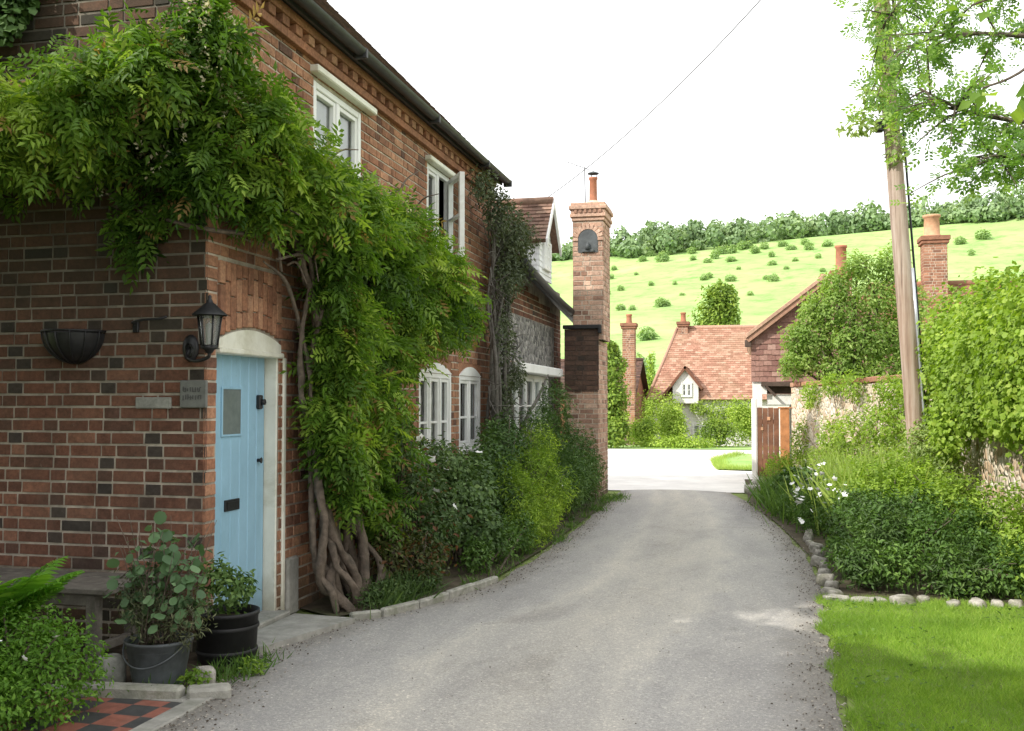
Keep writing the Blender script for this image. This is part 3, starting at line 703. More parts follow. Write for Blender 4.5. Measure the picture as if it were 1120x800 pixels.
# ------------------------------------------------------------------ windows (local wall frame O,U,N)
def window(parent, O, U, N, u0, u1, z0, z1, lights=2, bars=(.0,), rec=.07, mat='white', fw=.055, name='window', skip=None, sill=True, arch=0.0, reflection_curtain=None, paneparts=True):
    O, U, N = V3(O), V3(U), V3(N); Z = V3((0, 0, 1))
    def C(u, z, d): return O+U*u+Z*z+N*d
    mb = MB()
    def bar(ua, ub, za, zb, d0, d1, ch=.006): mb.obox(C((ua+ub)/2, (za+zb)/2, (d0+d1)/2), U*((ub-ua)/2), Z*((zb-za)/2), N*((d1-d0)/2), .5, 0, ch)
    d = -rec; t = .05
    bar(u0, u0+fw, z0, z1, d, d+t); bar(u1-fw, u1, z0, z1, d, d+t)
    bar(u0+fw, u1-fw, z1-fw, z1, d, d+t-.003); bar(u0+fw, u1-fw, z0, z0+fw, d, d+t-.003)
    lw = (u1-u0-fw*(lights+1))/lights
    for i in range(1, lights): bar(u0+i*(lw+fw), u0+i*(lw+fw)+fw, z0+fw, z1-fw, d, d+t-.002)
    if arch > 0:
        k = 10; fr, bk = [], []
        for i in range(k+1):
            q = i/k; fr.append((u0+(u1-u0)*q, z1+arch*(1-(2*q-1)**2)))
        vs = [C(u0, z1, .008)]+[C(a, b, .008) for a, b in fr]+[C(u1, z1, .008)]
        vs2 = [v-N*.08 for v in vs]; m = len(vs)
        mb.add([tuple(v) for v in vs+vs2], [tuple(range(m))]+[(i, (i+1) % m, (i+1) % m+m, i+m) for i in range(m)], .5, 0)
    root = mb.build(name, M[mat], parent)
    gl = MB(); sashes = MB(); has = False
    for i in range(lights):
        if skip == i: continue
        a = u0+fw+i*(lw+fw); b = a+lw; s_ = .038
        for (ua, ub, za, zb) in ((a, a+s_, z0+fw, z1-fw), (b-s_, b, z0+fw, z1-fw), (a+s_, b-s_, z0+fw, z0+fw+s_), (a+s_, b-s_, z1-fw-s_, z1-fw)):
            sashes.obox(C((ua+ub)/2, (za+zb)/2, d+.012), U*((ub-ua)/2), Z*((zb-za)/2), N*.022, .5, 0, .004)
        hh = z1-z0-2*fw
        for q in bars:
            if q > 0: sashes.obox(C((a+b)/2, z0+fw+hh*q, d+.012), U*((b-a)/2-s_), Z*.012, N*.014, .5, 0)
        gl.add([tuple(C(x, z, d)) for x, z in ((a+.01, z0+fw), (b-.01, z0+fw), (b-.01, z1-fw), (a+.01, z1-fw))], [(0, 1, 2, 3)])
    if reflection_curtain:  # pale folded sheets behind the glass, standing in for window reflections
        k = 16
        for (fa, fb) in reflection_curtain:
            cu = MB(); a, b = u0+(u1-u0)*fa, u0+(u1-u0)*fb; vs = []
            for j in range(k+1):
                off = -rec-.03+.010*math.sin(j*1.9+fa*9); vs += [tuple(C(a+(b-a)*j/k, z0+.04, off)), tuple(C(a+(b-a)*j/k, z1-.04, off))]
            cu.add(vs, [(2*j, 2*j+2, 2*j+3, 2*j+1) for j in range(k)], .5, 0, True)
            cu.build('reflection_curtain', M['reflection_curtain'], root)
    sashes.build('sash', M[mat], root); gl.build('pane', M['glass'], root)
    if sill:
        sb = MB(); sb.obox(C((u0+u1)/2, z0-.03, -.01), U*((u1-u0)/2+.04), Z*.028, N*.055, .5, 0, .008); sb.build('sill', M[mat], root)
    return root

# ------------------------------------------------------------------ brick cottage (left)
WX, GY = -3.31, 5.62
EZ = 4.34; CL = 12.55-GY
cot = empty('brick_cottage', (-5.8, 9.1, 0), 'old brick cottage with pale blue door and white upstairs windows, nearest on the left', 'cottage')
FO, FU, FN = (WX, GY, 0), (0, 1, 0), (1, 0, 0)
def Y(y): return y-GY
fh = [(Y(5.75), Y(6.60), 0, 2.03), (Y(7.15), Y(8.12), 3.05, 4.06), (Y(9.94), Y(10.72), 3.05, 4.06), (Y(9.70), Y(10.82), .90, 2.0), (Y(11.13), Y(12.06), .98, 2.0)]
mb = MB()
brick_face(mb, FO, FU, FN, CL, EZ, [h if i else (h[0], h[1], 0, 2.46) for i, h in enumerate(fh)], seed=3, plane=False)
wall2 = MB()
# soldier arch over the door, upright bricks
rr = random.Random(9); u = 0.0
while u < .86:
    wq = rr.uniform(.066, .078)
    z0_ = 1.98+.075*(1-(2*u/.86-1)**2); hsp = [(z0_, z0_+.21), (z0_+.22, 2.455)] if int(u*13.9) % 2 else [(z0_, z0_+.1), (z0_+.11, z0_+.32), (z0_+.33, 2.455)]
    for a, b in hsp:
        if b-a > .03: mb.obox((WX-.004+rr.uniform(0, .004), 5.75+u+wq/2, (a+b)/2), (.02, 0, 0), (0, wq/2-.005, 0), (0, 0, (b-a)/2), rr.uniform(.35, 1), 0, .004)
    u += wq
mb.box(WX-.03, WX-.007, 5.74, 6.61, 1.95, 2.47, .4, 1)
brick_face(mb, FO, FU, FN, CL, EZ, fh, seed=3, bricks=False)      # mortar + reveals only
n0 = len(mb.f)
for (a_, b_) in ((9.70, 10.82), (11.13, 12.06)): mb.quad((WX-.005, a_-.01, 1.85), (WX-.005, b_+.01, 1.85), (WX-.005, b_+.01, 2.01), (WX-.005, a_-.01, 2.01), .6, 0)
wf = mb.build('wall', [M['brick_warm'], M['mortar']], cot)
mb = MB()
def gtop(u): return 4.50+min(u, 4.99-u)*1.02
brick_face(mb, (-8.3, GY, 0), (1, 0, 0), (0, -1, 0), 4.99, 7.1, [], seed=21, top=gtop, plane=False, headers_dark=.3, lo=-.02)
mb.add([(-8.3, GY+.006, 0), (WX, GY+.006, 0), (WX, GY+.006, 4.52), (-5.805, GY+.006, 7.07), (-8.3, GY+.006, 4.52)], [(0, 1, 2, 3, 4)], .4, 1)
mb.add([(-8.3, 12.55, 0), (WX-.02, 12.55, 0), (WX-.02, 12.55, 4.36), (-5.805, 12.55, 6.9), (-8.3, 12.55, 4.36)], [(0, 1, 2, 3, 4)], .4, 0)
mb.add([(-8.3, GY, 0), (-8.3, 12.55, 0), (-8.3, 12.55, 4.36), (-8.3, GY, 4.36)], [(0, 1, 2, 3)], .4, 0)
# a grey stone let into the gable
mb.obox((-3.67, GY-.002, 1.545), (.125, 0, 0), (0, .016, 0), (0, 0, .036), .5, 2, .006)
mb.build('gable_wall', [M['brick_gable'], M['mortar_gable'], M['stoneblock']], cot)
# dentil course under the eaves
mb = MB(); y = GY+.02; rr = random.Random(4)
mb.box(WX-.02, WX+.05, GY, 12.55, 4.19, 4.255, .5, 0, .004)
while y < 12.5:
    mb.box(WX-.02, WX+.062, y, y+.105, 4.06+.2, 4.33, rr.uniform(.3, 1), 0, .004); y += .215
mb.box(WX-.02, WX+.075, GY, 12.55, 4.33, 4.40, .5, 0, .004)
mb.build('dentil_course', M['brick_warm'], cot)
# roof
mb = MB(); sl_ = V3((-2.5, 0, 2.55)).normalized()
tile_slope(mb, (-3.13, GY-.12, 4.44), (0, 1, 0), sl_, CL+.22, 3.75, 5)
slab(mb, [(-3.12, GY-.12, 4.43), (-3.12, 12.65, 4.43), (-5.8, 12.65, 7.16), (-5.8, GY-.12, 7.16)], .05, .3)
slab(mb, [(-8.5, GY-.12, 4.43), (-8.5, 12.65, 4.43), (-5.8, 12.65, 7.165), (-5.8, GY-.12, 7.165)], .05, .3)
rf = mb.build('roof', M['tile_dark'], cot)
mb = MB(); yy = GY-.12
while yy < 12.5:
    mb.tube([(-5.8, yy, 7.15), (-5.8, yy+.31, 7.15)], [.11, .105], 10, 1, rr.random()); yy += .315
mb.build('ridge_tile', M['tile'], rf)
mb = MB()                                            # half-round gutter with brackets
k = 9; prof = [(-.06+.06*2*i/(k-1)-0.0, 0) for i in range(k)]
ring = [(math.cos(math.pi+math.pi*i/(k-1))*.052, math.sin(math.pi+math.pi*i/(k-1))*.052) for i in range(k)]
for j, (ya, yb) in enumerate([(GY-.14, 7.6), (7.6, 9.55), (9.55, 11.5), (11.5, 12.62)]):
    vs = [(-3.10+a, y_, 4.425+b-.012*j*0) for y_ in (ya, yb) for a, b in ring]
    mb.add(vs, [(i, i+1, i+1+k, i+k) for i in range(k-1)], .5, 0, True)
    mb.box(-3.155, -3.045, yb-.02, yb+.02, 4.352, 4.436, .5, 0, .006)
mb.box(-3.185, -3.165, GY-.13, 12.6, 4.37, 4.50, .5); mb.box(WX-.05, -3.187, GY-.10, 12.6, 4.402, 4.43, .5)
mb.build('gutter', M['gutter'], cot)
mb = MB(); mb.tube([(-3.255, 8.96, 2.6), (-3.255, 8.96, .05)], .024, 10, 1)
for z in (.9, 2.2): mb.tube([(-3.255, 8.96, z-.04), (-3.255, 8.96, z+.04)], .031, 10, 1)
mb.build('downpipe', M['gutter'], cot)
# upstairs windows
w1 = window(cot, FO, FU, FN, Y(7.15), Y(8.12), 3.05, 4.06, 2, (), .05, reflection_curtain=[(.06, .94)])
mb = MB(); mb.obox((WX+.03, 7.70, 4.125), (.045, 0, 0), (0, .62, 0), (0, 0, .03), .5, 0, .01); mb.build('lintel', M['cream'], w1)
w2 = window(cot, FO, FU, FN, Y(9.94), Y(10.72), 3.05, 4.06, 2, (.5,), .05, skip=1, reflection_curtain=[(.06, .3)])
mb = MB(); mb.obox((WX+.03, 10.33, 4.095), (.04, 0, 0), (0, .46, 0), (0, 0, .028), .5, 0, .01); mb.build('lintel', M['cream'], w2)
# the opened casement, hinged on its far side, and the dark room behind it
mb = MB(); h0 = V3((WX+.03, 10.64, 0)); dv = V3((.54, -.842, 0)); nv = V3((.842, .54, 0)); lw = .50
for (a, b, z0_, z1_) in ((0, .05, 3.1, 4.01), (lw-.05, lw, 3.1, 4.01), (.05, lw-.05, 3.1, 3.15), (.05, lw-.05, 3.96, 4.01), (.05, lw-.05, 3.545, 3.57)):
    mb.obox(h0+dv*((a+b)/2)+V3((0, 0, (z0_+z1_)/2)), dv*((b-a)/2), nv*.028, V3((0, 0, (z1_-z0_)/2)), .5, 0, .004)
oc = mb.build('open_casement', M['white'], w2)
mb = MB(); mb.add([tuple(h0+dv*a+V3((0, 0, z))) for a, z in ((.04, 3.12), (lw-.04, 3.12), (lw-.04, 4.0), (.04, 4.0))], [(0, 1, 2, 3)]); mb.build('pane', M['glass'], oc)
# ground-floor windows with arched white heads
g1 = window(cot, FO, FU, FN, Y(9.70), Y(10.82), .94, 1.86, 3, (.42,), .05, arch=.11, reflection_curtain=[(.08, .22), (.55, .92)])
g2 = window(cot, FO, FU, FN, Y(11.13), Y(12.06), 1.0, 1.86, 2, (.42,), .05, arch=.11, reflection_curtain=[(.08, .3), (.62, .92)])
# the door
DX = WX-.10
dr = MB(); y = 5.76
for i in range(7):
    wq = .118; dr.box(DX-.03, DX, y, y+wq-.005, .03, 1.87, .5, 0, .006); y += wq
dr.box(DX-.03, DX-.006, 5.76, 6.585, .03, 1.87)
door = dr.build('door', M['blue'], cot)
mb = MB()
for (a, b, c, d) in ((5.975, 5.99, 1.32, 1.65), (6.23, 6.245, 1.32, 1.65), (5.99, 6.23, 1.32, 1.335), (5.99, 6.23, 1.635, 1.65)): mb.box(DX-.002, DX+.012, a, b, c, d, .5, 0, .003)
mb.build('pane_frame', M['blue'], door)
mb = MB(); mb.add([(DX+.006, 5.99, 1.335), (DX+.006, 6.23, 1.335), (DX+.006, 6.23, 1.635), (DX+.006, 5.99, 1.635)], [(0, 1, 2, 3)]); mb.build('pane', M['pane_dull'], door)
mb = MB(); mb.box(DX-.004, DX+.012, 6.03, 6.22, .825, .90, .5, 0, .006); mb.box(DX+.012, DX+.018, 6.05, 6.2, .838, .885, .5, 0, .003); mb.build('letterbox', M['black'], door)
mb = MB(); mb.box(DX-.004, DX+.03, 6.46, 6.51, 1.50, 1.60, .5, 0, .012); mb.tube([(DX+.03, 6.485, 1.55), (DX+.055, 6.485, 1.55)], .02, 10, 1); mb.build('rim_lock', M['black'], door)
mb = MB(); mb.tube([(DX-.004, 6.485, 1.14), (DX+.02, 6.485, 1.14), (DX+.03, 6.485, 1.14)], [.012, .012, .022], 10, 1); mb.build('door_knob', M['black'], door)
mb = MB()
mb.box(WX-.115, WX-.008, 6.592, 6.655, 0, 1.87, .5, 0, .008); mb.box(WX-.07, WX+.015, 6.655, 6.70, 0, 1.87, .5, 0, .008)
mb.box(WX-.115, WX-.02, 5.70, 5.757, 0, 1.87, .5, 0, .006)
k = 14
for (d0, d1, sc_, zb) in ((WX-.10, WX-.012, 1.0, 1.87), (WX-.012, WX+.012, .90, 1.885)):
    vs = [(d1, 5.752, zb)]+[(d1, 5.752+.86*i/k, 1.955*1+(.088*(1-(2*i/k-1)**2)+.0)*sc_) for i in range(k+1)]+[(d1, 6.612, zb)]
    m_ = len(vs); mb.add(vs+[(d0, v[1], v[2]) for v in vs], [tuple(range(m_))]+[(i, (i+1) % m_, (i+1) % m_+m_, i+m_) for i in range(m_)])
mb.box(WX-.1, WX+.026, 5.752, 6.64, 1.862, 1.90, .5, 0, .008)
mb.build('door_frame', M['cream'], cot)
mb = MB(); mb.box(WX-.12, WX+.09, 5.74, 6.64, 0, .07, .5, 0, .01); mb.build('doorstep', M['concrete'], cot)
mb = MB(); mb.box(WX-.05, WX+.03, 6.72, 6.90, 0, .42, .5, 0, .015); mb.build('plinth_block', M['concrete'], cot)

# the flagstone before the door
mb = MB(); pts = [(-3.2, 5.66), (-2.97, 5.64), (-2.72, 6.62), (-3.2, 6.66)]
vs = [(x, y, .0) for x, y in pts]+[(x, y, .045) for x, y in pts]
mb.add(vs, [(4, 5, 6, 7), (0, 1, 5, 4), (1, 2, 6, 5), (2, 3, 7, 6), (3, 0, 4, 7)])
o = mb.build('flagstone', M['concrete']); tag(o, 'flat concrete flagstone in front of the blue door', 'flagstone')

# ------------------------------------------------------------------ things on the gable
def lantern():
    c = V3((-3.19, 5.45, 2.0))
    t = empty('wall_lantern', (-3.41, GY, 1.88), 'black carriage lantern on a bracket at the corner of the brick gable', 'lantern')
    mb = MB(); mb.lathe((0, 0, 0), [(0.001, 0), (.05, 0), (.058, .012), (.045, .03), (.02, .04)], 14)
    mb.v = [(-3.41+x, GY-.004-z, 1.885+y*1.5) for x, y, z in mb.v]
    mb.tube([(-3.41, GY-.03, 1.88), (-3.39, GY-.09, 1.83), (-3.30, GY-.14, 1.80), (-3.2, 5.453, 1.82), (-3.19, 5.45, 1.87)], .011, 8, 5)
    mb.tube([(-3.41, GY-.03, 1.9), (-3.37, GY-.08, 1.90), (-3.33, GY-.12, 1.87), (-3.34, GY-.12, 1.835), (-3.36, GY-.10, 1.84)], .007, 8, 5)
    mb.build('bracket', M['black'], t)
    mb = MB(); n6 = 6
    mb.lathe(c+V3((0, 0, -.135)), [(.001, -.03), (.018, -.02), (.03, 0), (.05, .008), (.05, .02), (.001, .024)], 12)
    for i in range(n6):
        a = 2*math.pi*i/n6+.3
        mb.tube([c+V3((.048*math.cos(a), .048*math.sin(a), -.115)), c+V3((.072*math.cos(a), .072*math.sin(a), .075))], .0055, 5, 1)
    for z, r_ in ((-.112, .05), (.072, .074)):
        ring_ = [c+V3((r_*math.cos(2*math.pi*i/6+.3), r_*math.sin(2*math.pi*i/6+.3), z)) for i in range(7)]
        for p, q in zip(ring_[:-1], ring_[1:]): mb.tube([p, q], .006, 5, 1)
    mb.build('cage', M['black'], t)
    mb = MB(); mb.lathe(c, [(.044, -.112), (.068, .074)], 6, a0=.3, a1=2*math.pi+.3); mb.build('glass', M['lglass'], t)
    mb = MB(); mb.lathe(c, [(.012, -.1), (.016, -.02), (.014, .02), (.001, .03)], 10); mb.build('bulb', M['white'], t)
    mb = MB(); mb.lathe(c, [(.105, .072), (.10, .082), (.06, .115), (.035, .14), (.02, .15), (.016, .165), (.009, .175), (.012, .185), (.001, .2)], 18); mb.build('cap', M['black'], t)
lantern()
t = empty('wall_planter', (-4.23, GY, 1.93), 'black half-round wire wall planter, empty, on the shaded brick gable', 'planter')
mb = MB(); prof = [(.205*math.sin(a), .02-.20*math.cos(a)*1.0) for a in np.linspace(.05, 1.5, 10)]
mb.lathe((-4.23, GY-.006, 2.0), [(r_, z-.02) for r_, z in prof], 20, a0=math.pi, a1=2*math.pi)
mb.build('bowl', M['black'], t)
mb = MB()
mb.tube([(-4.23+.208*math.cos(a), GY-.008+.208*math.sin(a), 2.0) for a in np.linspace(math.pi, 2*math.pi, 17)], .008, 6, 1)
mb.tube([(-4.44, GY-.012, 2.0), (-4.02, GY-.012, 2.0)], .008, 6, 1)
for a in np.linspace(math.pi+.25, 2*math.pi-.25, 7):
    mb.tube([(-4.23+.21*math.sin(b)*math.cos(a), GY-.008+.21*math.sin(b)*math.sin(a), 2.0-.205*math.cos(b)) for b in np.linspace(.1, 1.57, 7)], .005, 5, 1)
mb.build('rim_wire', M['black'], t)
t = empty('name_plaque', (-3.385, GY, 1.60), 'small slate house plaque with two worn lines on the gable beside the door', 'plaque')
mb = MB(); mb.obox((-3.385, GY-.014, 1.60), (.092, 0, 0), (0, .012, 0), (0, 0, .085), .5, 0, .006); mb.build('plate', M['plaque'], t)
mb = MB(); rr = random.Random(2)
for zr, hh in ((1.628, .030), (1.578, .032)):       # worn, unreadable lettering: short raised strokes
    x = -3.45
    while x < -3.325:
        mb.obox((x, GY-.0275, zr+rr.uniform(-.004, .004)), (.0035, 0, 0), (0, .002, 0), (0, 0, hh*rr.uniform(.3, .5)))
        if rr.random() < .55: mb.obox((x+.006, GY-.0276, zr+rr.choice((-.4, 0, .4))*hh), (.006, 0, 0), (0, .0015, 0), (0, 0, .003))
        x += rr.uniform(.012, .02)
mb.build('lettering', M['plaque_ink'], t)
mb = MB(); mb.tube([(-3.80, GY-.005, 2.045), (-3.80, GY-.05, 2.05), (-3.72, GY-.06, 2.065), (-3.62, GY-.05, 2.07), (-3.57, GY-.03, 2.085)], .008, 7, 4); mb.box(-3.82, -3.78, GY-.02, GY+.0, 1.99, 2.06, .5, 0, .004)
o = mb.build('iron_bracket', M['black']); tag(o, 'thin black iron bracket sticking out of the gable left of the lantern', 'bracket')

# ------------------------------------------------------------------ flint cottage behind it
fc = empty('flint_cottage', (-5.8, 14.7, 0), 'low flint cottage with white dormer and tall brick chimney, second on the left', 'cottage')
FX = -3.24; fy0, fy1 = 12.56, 17.0
def eav(y): return 3.42-(y-12.6)*.10
mb = MB()
whole = [(0.72, 3.35, .95, 1.98)]
# flint face with brick quoins and brick wedge under the eaves
hz = whole[0]
for (a, b, c, d) in ((.0, .72, 0, 2.78), (3.35, 3.9, 0, 2.78), (.72, 3.35, 0, .95), (.72, 3.35, 2.12, 2.78)):
    mb.quad((FX-.004, fy0+a, c), (FX-.004, fy0+b, c), (FX-.004, fy0+b, d), (FX-.004, fy0+a, d))
mb.box(FX-.3, FX-.02, fy0, fy1, 2.78, 3.4, .4, 0)
mb.build('wall', M['flint'], fc)
mb = MB()
brick_face(mb, (FX, fy0, 0), (0, 1, 0), (1, 0, 0), fy1-fy0, 3.42, [], seed=8, z0=2.78, top=lambda u: eav(fy0+u)+.03, lo=.05)
brick_face(mb, (FX, fy0+3.9, 0), (0, 1, 0), (1, 0, 0), .55, 2.78, [], seed=12)
brick_face(mb, (FX+.002, fy0+.72, 0), (0, 1, 0), (1, 0, 0), 2.63, 2.12, [], seed=14, z0=2.05)
brick_face(mb, (-8.3, fy1, 0), (1, 0, 0), (0, 1, 0), 5.06, 5.9, [], seed=17, top=lambda u: 3.2+min(u, 5.06-u)*1.1, plane=False)
mb.add([(-8.3, fy1-.006, 0), (FX, fy1-.006, 0), (FX, fy1-.006, 3.1), (-5.77, fy1-.006, 5.9), (-8.3, fy1-.006, 3.1)], [(0, 1, 2, 3, 4)], .4, 1)
mb.add([(-8.3, fy0, 0), (-8.3, fy1, 0), (-8.3, fy1, 3.2), (-8.3, fy0, 3.2)], [(0, 1, 2, 3)])
mb.build('brick_trim', [M['brick'], M['mortar']], fc)
wn = window(fc, (FX, fy0, 0), (0, 1, 0), (1, 0, 0), .72, 3.35, .95, 1.95, 5, (.55,), .04, mat='white', reflection_curtain=[(.05, .25), (.6, .95)])
mb = MB(); mb.obox((FX+.09, fy0+2.0, 2.02), (.13, 0, 0), (0, 1.5, 0), (0, 0, .065), .5, 0, .012); mb.build('lintel', M['white'], wn)
# roof: sagging eaves, ridge at z 6.5
mb = MB(); A0, A1 = V3((-2.93, 12.62, eav(12.6)+.0)), V3((-2.93, 17.15, eav(17.0)))
up_ = (V3((-5.9, 12.62, 6.5))-A0); tile_slope(mb, A0, A1-A0, up_, (A1-A0).length, up_.length-.1, 15)
slab(mb, [tuple(A0-V3((0, 0, .01))), tuple(A1-V3((0, 0, .01))), (-5.9, 17.15, 6.48), (-5.9, 12.62, 6.49)], .06, .3)
slab(mb, [(-8.6, 12.62, 3.2), (-8.6, 17.15, 3.2), (-5.9, 17.15, 6.485), (-5.9, 12.62, 6.485)], .06, .3)
frf = mb.build('roof', M['tile_dark'], fc)
mb = MB(); mb.tube([(-2.90, 12.66, eav(12.6)-.045), (-2.90, 15.0, eav(15.0)-.06), (-2.88, 16.08, eav(16.1)-.05)], .055, 9, 4); mb.tube([(-2.97, 12.66, eav(12.6)-.07), (-2.97, 16.9, eav(16.9)-.07)], .045, 4, 1)
mb.build('gutter', M['gutter'], fc)
# dormer with white boards
DXf, d0, d1 = -3.10, 14.5, 15.42; dm = (d0+d1)/2
mb = MB()
zb = lambda x: 3.28+(-2.93-x)*1.045
for (ya, sgn) in ((d0, -1), (d1, 1)):                      # weatherboarded cheeks
    k = 7
    for i in range(k):
        z0_, z1_ = 3.42+i*.082, 3.42+(i+1)*.082+.01
        xb = -2.93-(z0_-3.28)/1.045
        if xb < DXf: mb.obox(((DXf+xb-.15)/2, ya+sgn*.008, (z0_+z1_)/2), ((DXf-xb+.15)/2, 0, 0), (0, .010, .0), (0, -sgn*.006, (z1_-z0_)/2), .5)
for i in range(16):
    z0_ = 3.40+i*.085; z1_ = z0_+.09; zm = (z0_+z1_)/2
    hw_ = .46 if zm < 3.98 else max(.0, .46*(1-(zm-3.98)/.60))
    if hw_ > .02: mb.obox((DXf+.01, dm, zm), (.012, 0, 0), (0, hw_, 0), (-.006, 0, (z1_-z0_)/2), .5)
mb.build('dormer', M['board'], fc)
dw = window(fc, (DXf+.025, d0, 0), (0, 1, 0), (1, 0, 0), .2, .72, 3.55, 4.0, 2, (.5,), .01, name='dormer_window', sill=False, fw=.04)
mb = MB()
for (ye, sgn) in ((d0-.12, 1), (d1+.12, -1)):
    S_ = V3((0, dm-ye, .68)); tile_slope(mb, V3((DXf+.14, ye, 3.93)), V3((-1, 0, 0)), S_, 1.75, S_.length, 33+sgn, gw=.15, gh=.085)
    slab(mb, [(DXf+.14, ye, 3.925), (DXf-1.7, ye, 3.925), (DXf-1.7, dm, 4.60), (DXf+.14, dm, 4.60)], .04, .3)
mb.tube([(DXf+.14, dm, 4.62), (DXf-1.6, dm, 4.62)], .07, 8, 1, .6)
mb.build('dormer_roof', M['tile_brown'], fc)
mb = MB()
for ye in (d0-.10, d1+.10):
    a, b = V3((DXf+.15, ye, 3.90)), V3((DXf+.15, dm, 4.57)); mb.obox((a+b)/2, (.015, 0, 0), (b-a)/2, V3((0, 0, .055)), .5)
mb.build('bargeboard', M['white'], fc)

# tall stack
CX0, CX1, CY0, CY1 = -2.86, -2.36, 16.1, 16.85
mb = MB()
def stack(mb, x0, x1, y0, y1, z0, z1, seed, holes=(), lo=0.0):
    H = z1
    brick_face(mb, (x0, y0, 0), (1, 0, 0), (0, -1, 0), x1-x0, H, holes, seed=seed, z0=z0, headers_dark=.12, lo=lo)
    brick_face(mb, (x1, y0, 0), (0, 1, 0), (1, 0, 0), y1-y0, H, [], seed=seed+1, z0=z0, headers_dark=.12, lo=lo)
    brick_face(mb, (x1, y1, 0), (-1, 0, 0), (0, 1, 0), x1-x0, H, [], seed=seed+2, z0=z0, headers_dark=.12, lo=lo)
    brick_face(mb, (x0, y1, 0), (0, -1, 0), (-1, 0, 0), y1-y0, H, [], seed=seed+3, z0=z0, headers_dark=.12, lo=lo)
    mb.add([(x0, y0, z1), (x1, y0, z1), (x1, y1, z1), (x0, y1, z1)], [(0, 1, 2, 3)], .5, 1)
stack(mb, -3.0, CX1-.09, CY0, 17.15, 0, 2.55, 41, lo=-.06)
stack(mb, CX0, CX1, CY0+.0, CY1, 2.56, 4.50, 51, holes=[(.09, .41, 3.98, 4.20)])
# weathered shoulder between base and shaft
for z0_, x0_ in ((2.55, -2.99), (2.63, -2.95), (2.71, -2.91)): mb.box(x0_, CX0+.01, CY0+.01, CY1, z0_, z0_+.08, .4, 0, .005)
for z0_, z1_, gx in ((4.50, 4.56, .02), (4.56, 4.62, .045), (4.62, 4.685, .03), (4.685, 4.75, .06), (4.75, 4.80, .035)):
    mb.box(CX0-gx, CX1+gx, CY0-gx, CY1+gx, z0_, z1_, .72, 0, .008)
for i in range(6): mb.box(CX0+.03+i*.08, CX0+.075+i*.08, CY0-.055, CY0-.02, 4.625, 4.68, .15, 0, .003)
mb.lathe((CX0+.28, (CY0+CY1)/2, 4.80), [(.16, 0), (.14, .04), (.09, .09), (.07, .1)], 12, .5, 1)
# arch bricks of the niche
for i in range(11):
    a = math.pi*i/10; c = V3((CX0+.25, CY0-.004, 4.20)); d_ = V3((math.cos(a), 0, math.sin(a))); t_ = V3((-math.sin(a), 0, math.cos(a)))
    mb.obox(c+d_*.205, d_*.045, t_*.027, V3((0, .014, 0)), rr.uniform(.4, 1), 0, .004)
ch = mb.build('chimney', [M['brick_stack'], M['mortar_pale']], fc)
mb = MB(); k = 12; vs = [(CX0+.25+.16*math.cos(math.pi*i/k), CY0-.010, 4.20+.16*math.sin(math.pi*i/k)) for i in range(k+1)]+[(CX0+.09, CY0-.010, 3.98), (CX0+.41, CY0-.010, 3.98)]
mb.add(vs, [tuple(range(len(vs)))]); mb.box(CX0+.15, CX0+.35, CY0-.04, CY0-.012, 3.985, 4.03, .5, 0, .006); mb.tube([(CX0+.25, CY0-.02, 4.03), (CX0+.25, CY0-.03, 4.13)], [.05, .02], 8, 1)
mb.build('niche', M['lead'], ch)
mb = MB(); pc = (CX0+.28, (CY0+CY1)/2, 4.86); mb.lathe(pc, [(.085, 0), (.08, .03), (.066, .06), (.062, .38), (.075, .40), (.075, .43), (.055, .43), (.05, .1)], 16); cp = mb.build('chimney_pot', M['pot'], ch)
mb = MB()
for a in (0, 2.1, 4.2): mb.tube([(pc[0]+.06*math.cos(a), pc[1]+.06*math.sin(a), pc[2]+.42), (pc[0]+.06*math.cos(a), pc[1]+.06*math.sin(a), pc[2]+.49)], .006, 5, 1)
mb.lathe((pc[0], pc[1], pc[2]+.49), [(.10, 0), (.09, .015), (.001, .05)], 14); mb.build('cowl', M['lead'], cp)
mb = MB()                                              # eaves shadow painted as darker brick courses on the stack, below the band
brick_face(mb, (-3.0, CY0-.014, 0), (1, 0, 0), (0, -1, 0), .56, 2.735, [], seed=66, z0=1.74, lo=-.1, st=.24)
mb.box(-3.0, -2.446, CY0-.018, CY0-.001, 1.722, 1.735, .1)
mb.build('eaves_shade_panel', [M['brick_shaded'], M['tar']], ch)  # tar here only gives the dark joints of the painted eaves shadow
mb = MB(); mb.box(-3.02, CX1-.05, CY0-.075, CY0-.005, 2.735, 2.80, .5, 0, .01); mb.box(CX1-.085, CX1-.03, CY0-.07, CY0+.03, 2.66, 2.80, .5, 0, .01); mb.build('timber_band', M['black'], ch)
# thin aerial strapped to the stack
mb = MB(); a0 = V3((CX0+.1, 16.8, 4.6)); mb.tube([a0, a0+V3((-.02, 0, .95))], .009, 6, 1)
a1 = a0+V3((-.02, 0, .93)); b1 = a1+V3((-.36, .1, .17)); mb.tube([a1+V3((.08, 0, -.03)), b1], .006, 5, 1)
for i in range(6):
    p = a1.lerp(b1, i/5); mb.tube([p+V3((-.02, 0, -.05)), p+V3((.02, 0, .05))], .003, 4, 1)
mb.build('aerial', M['wire'], fc)
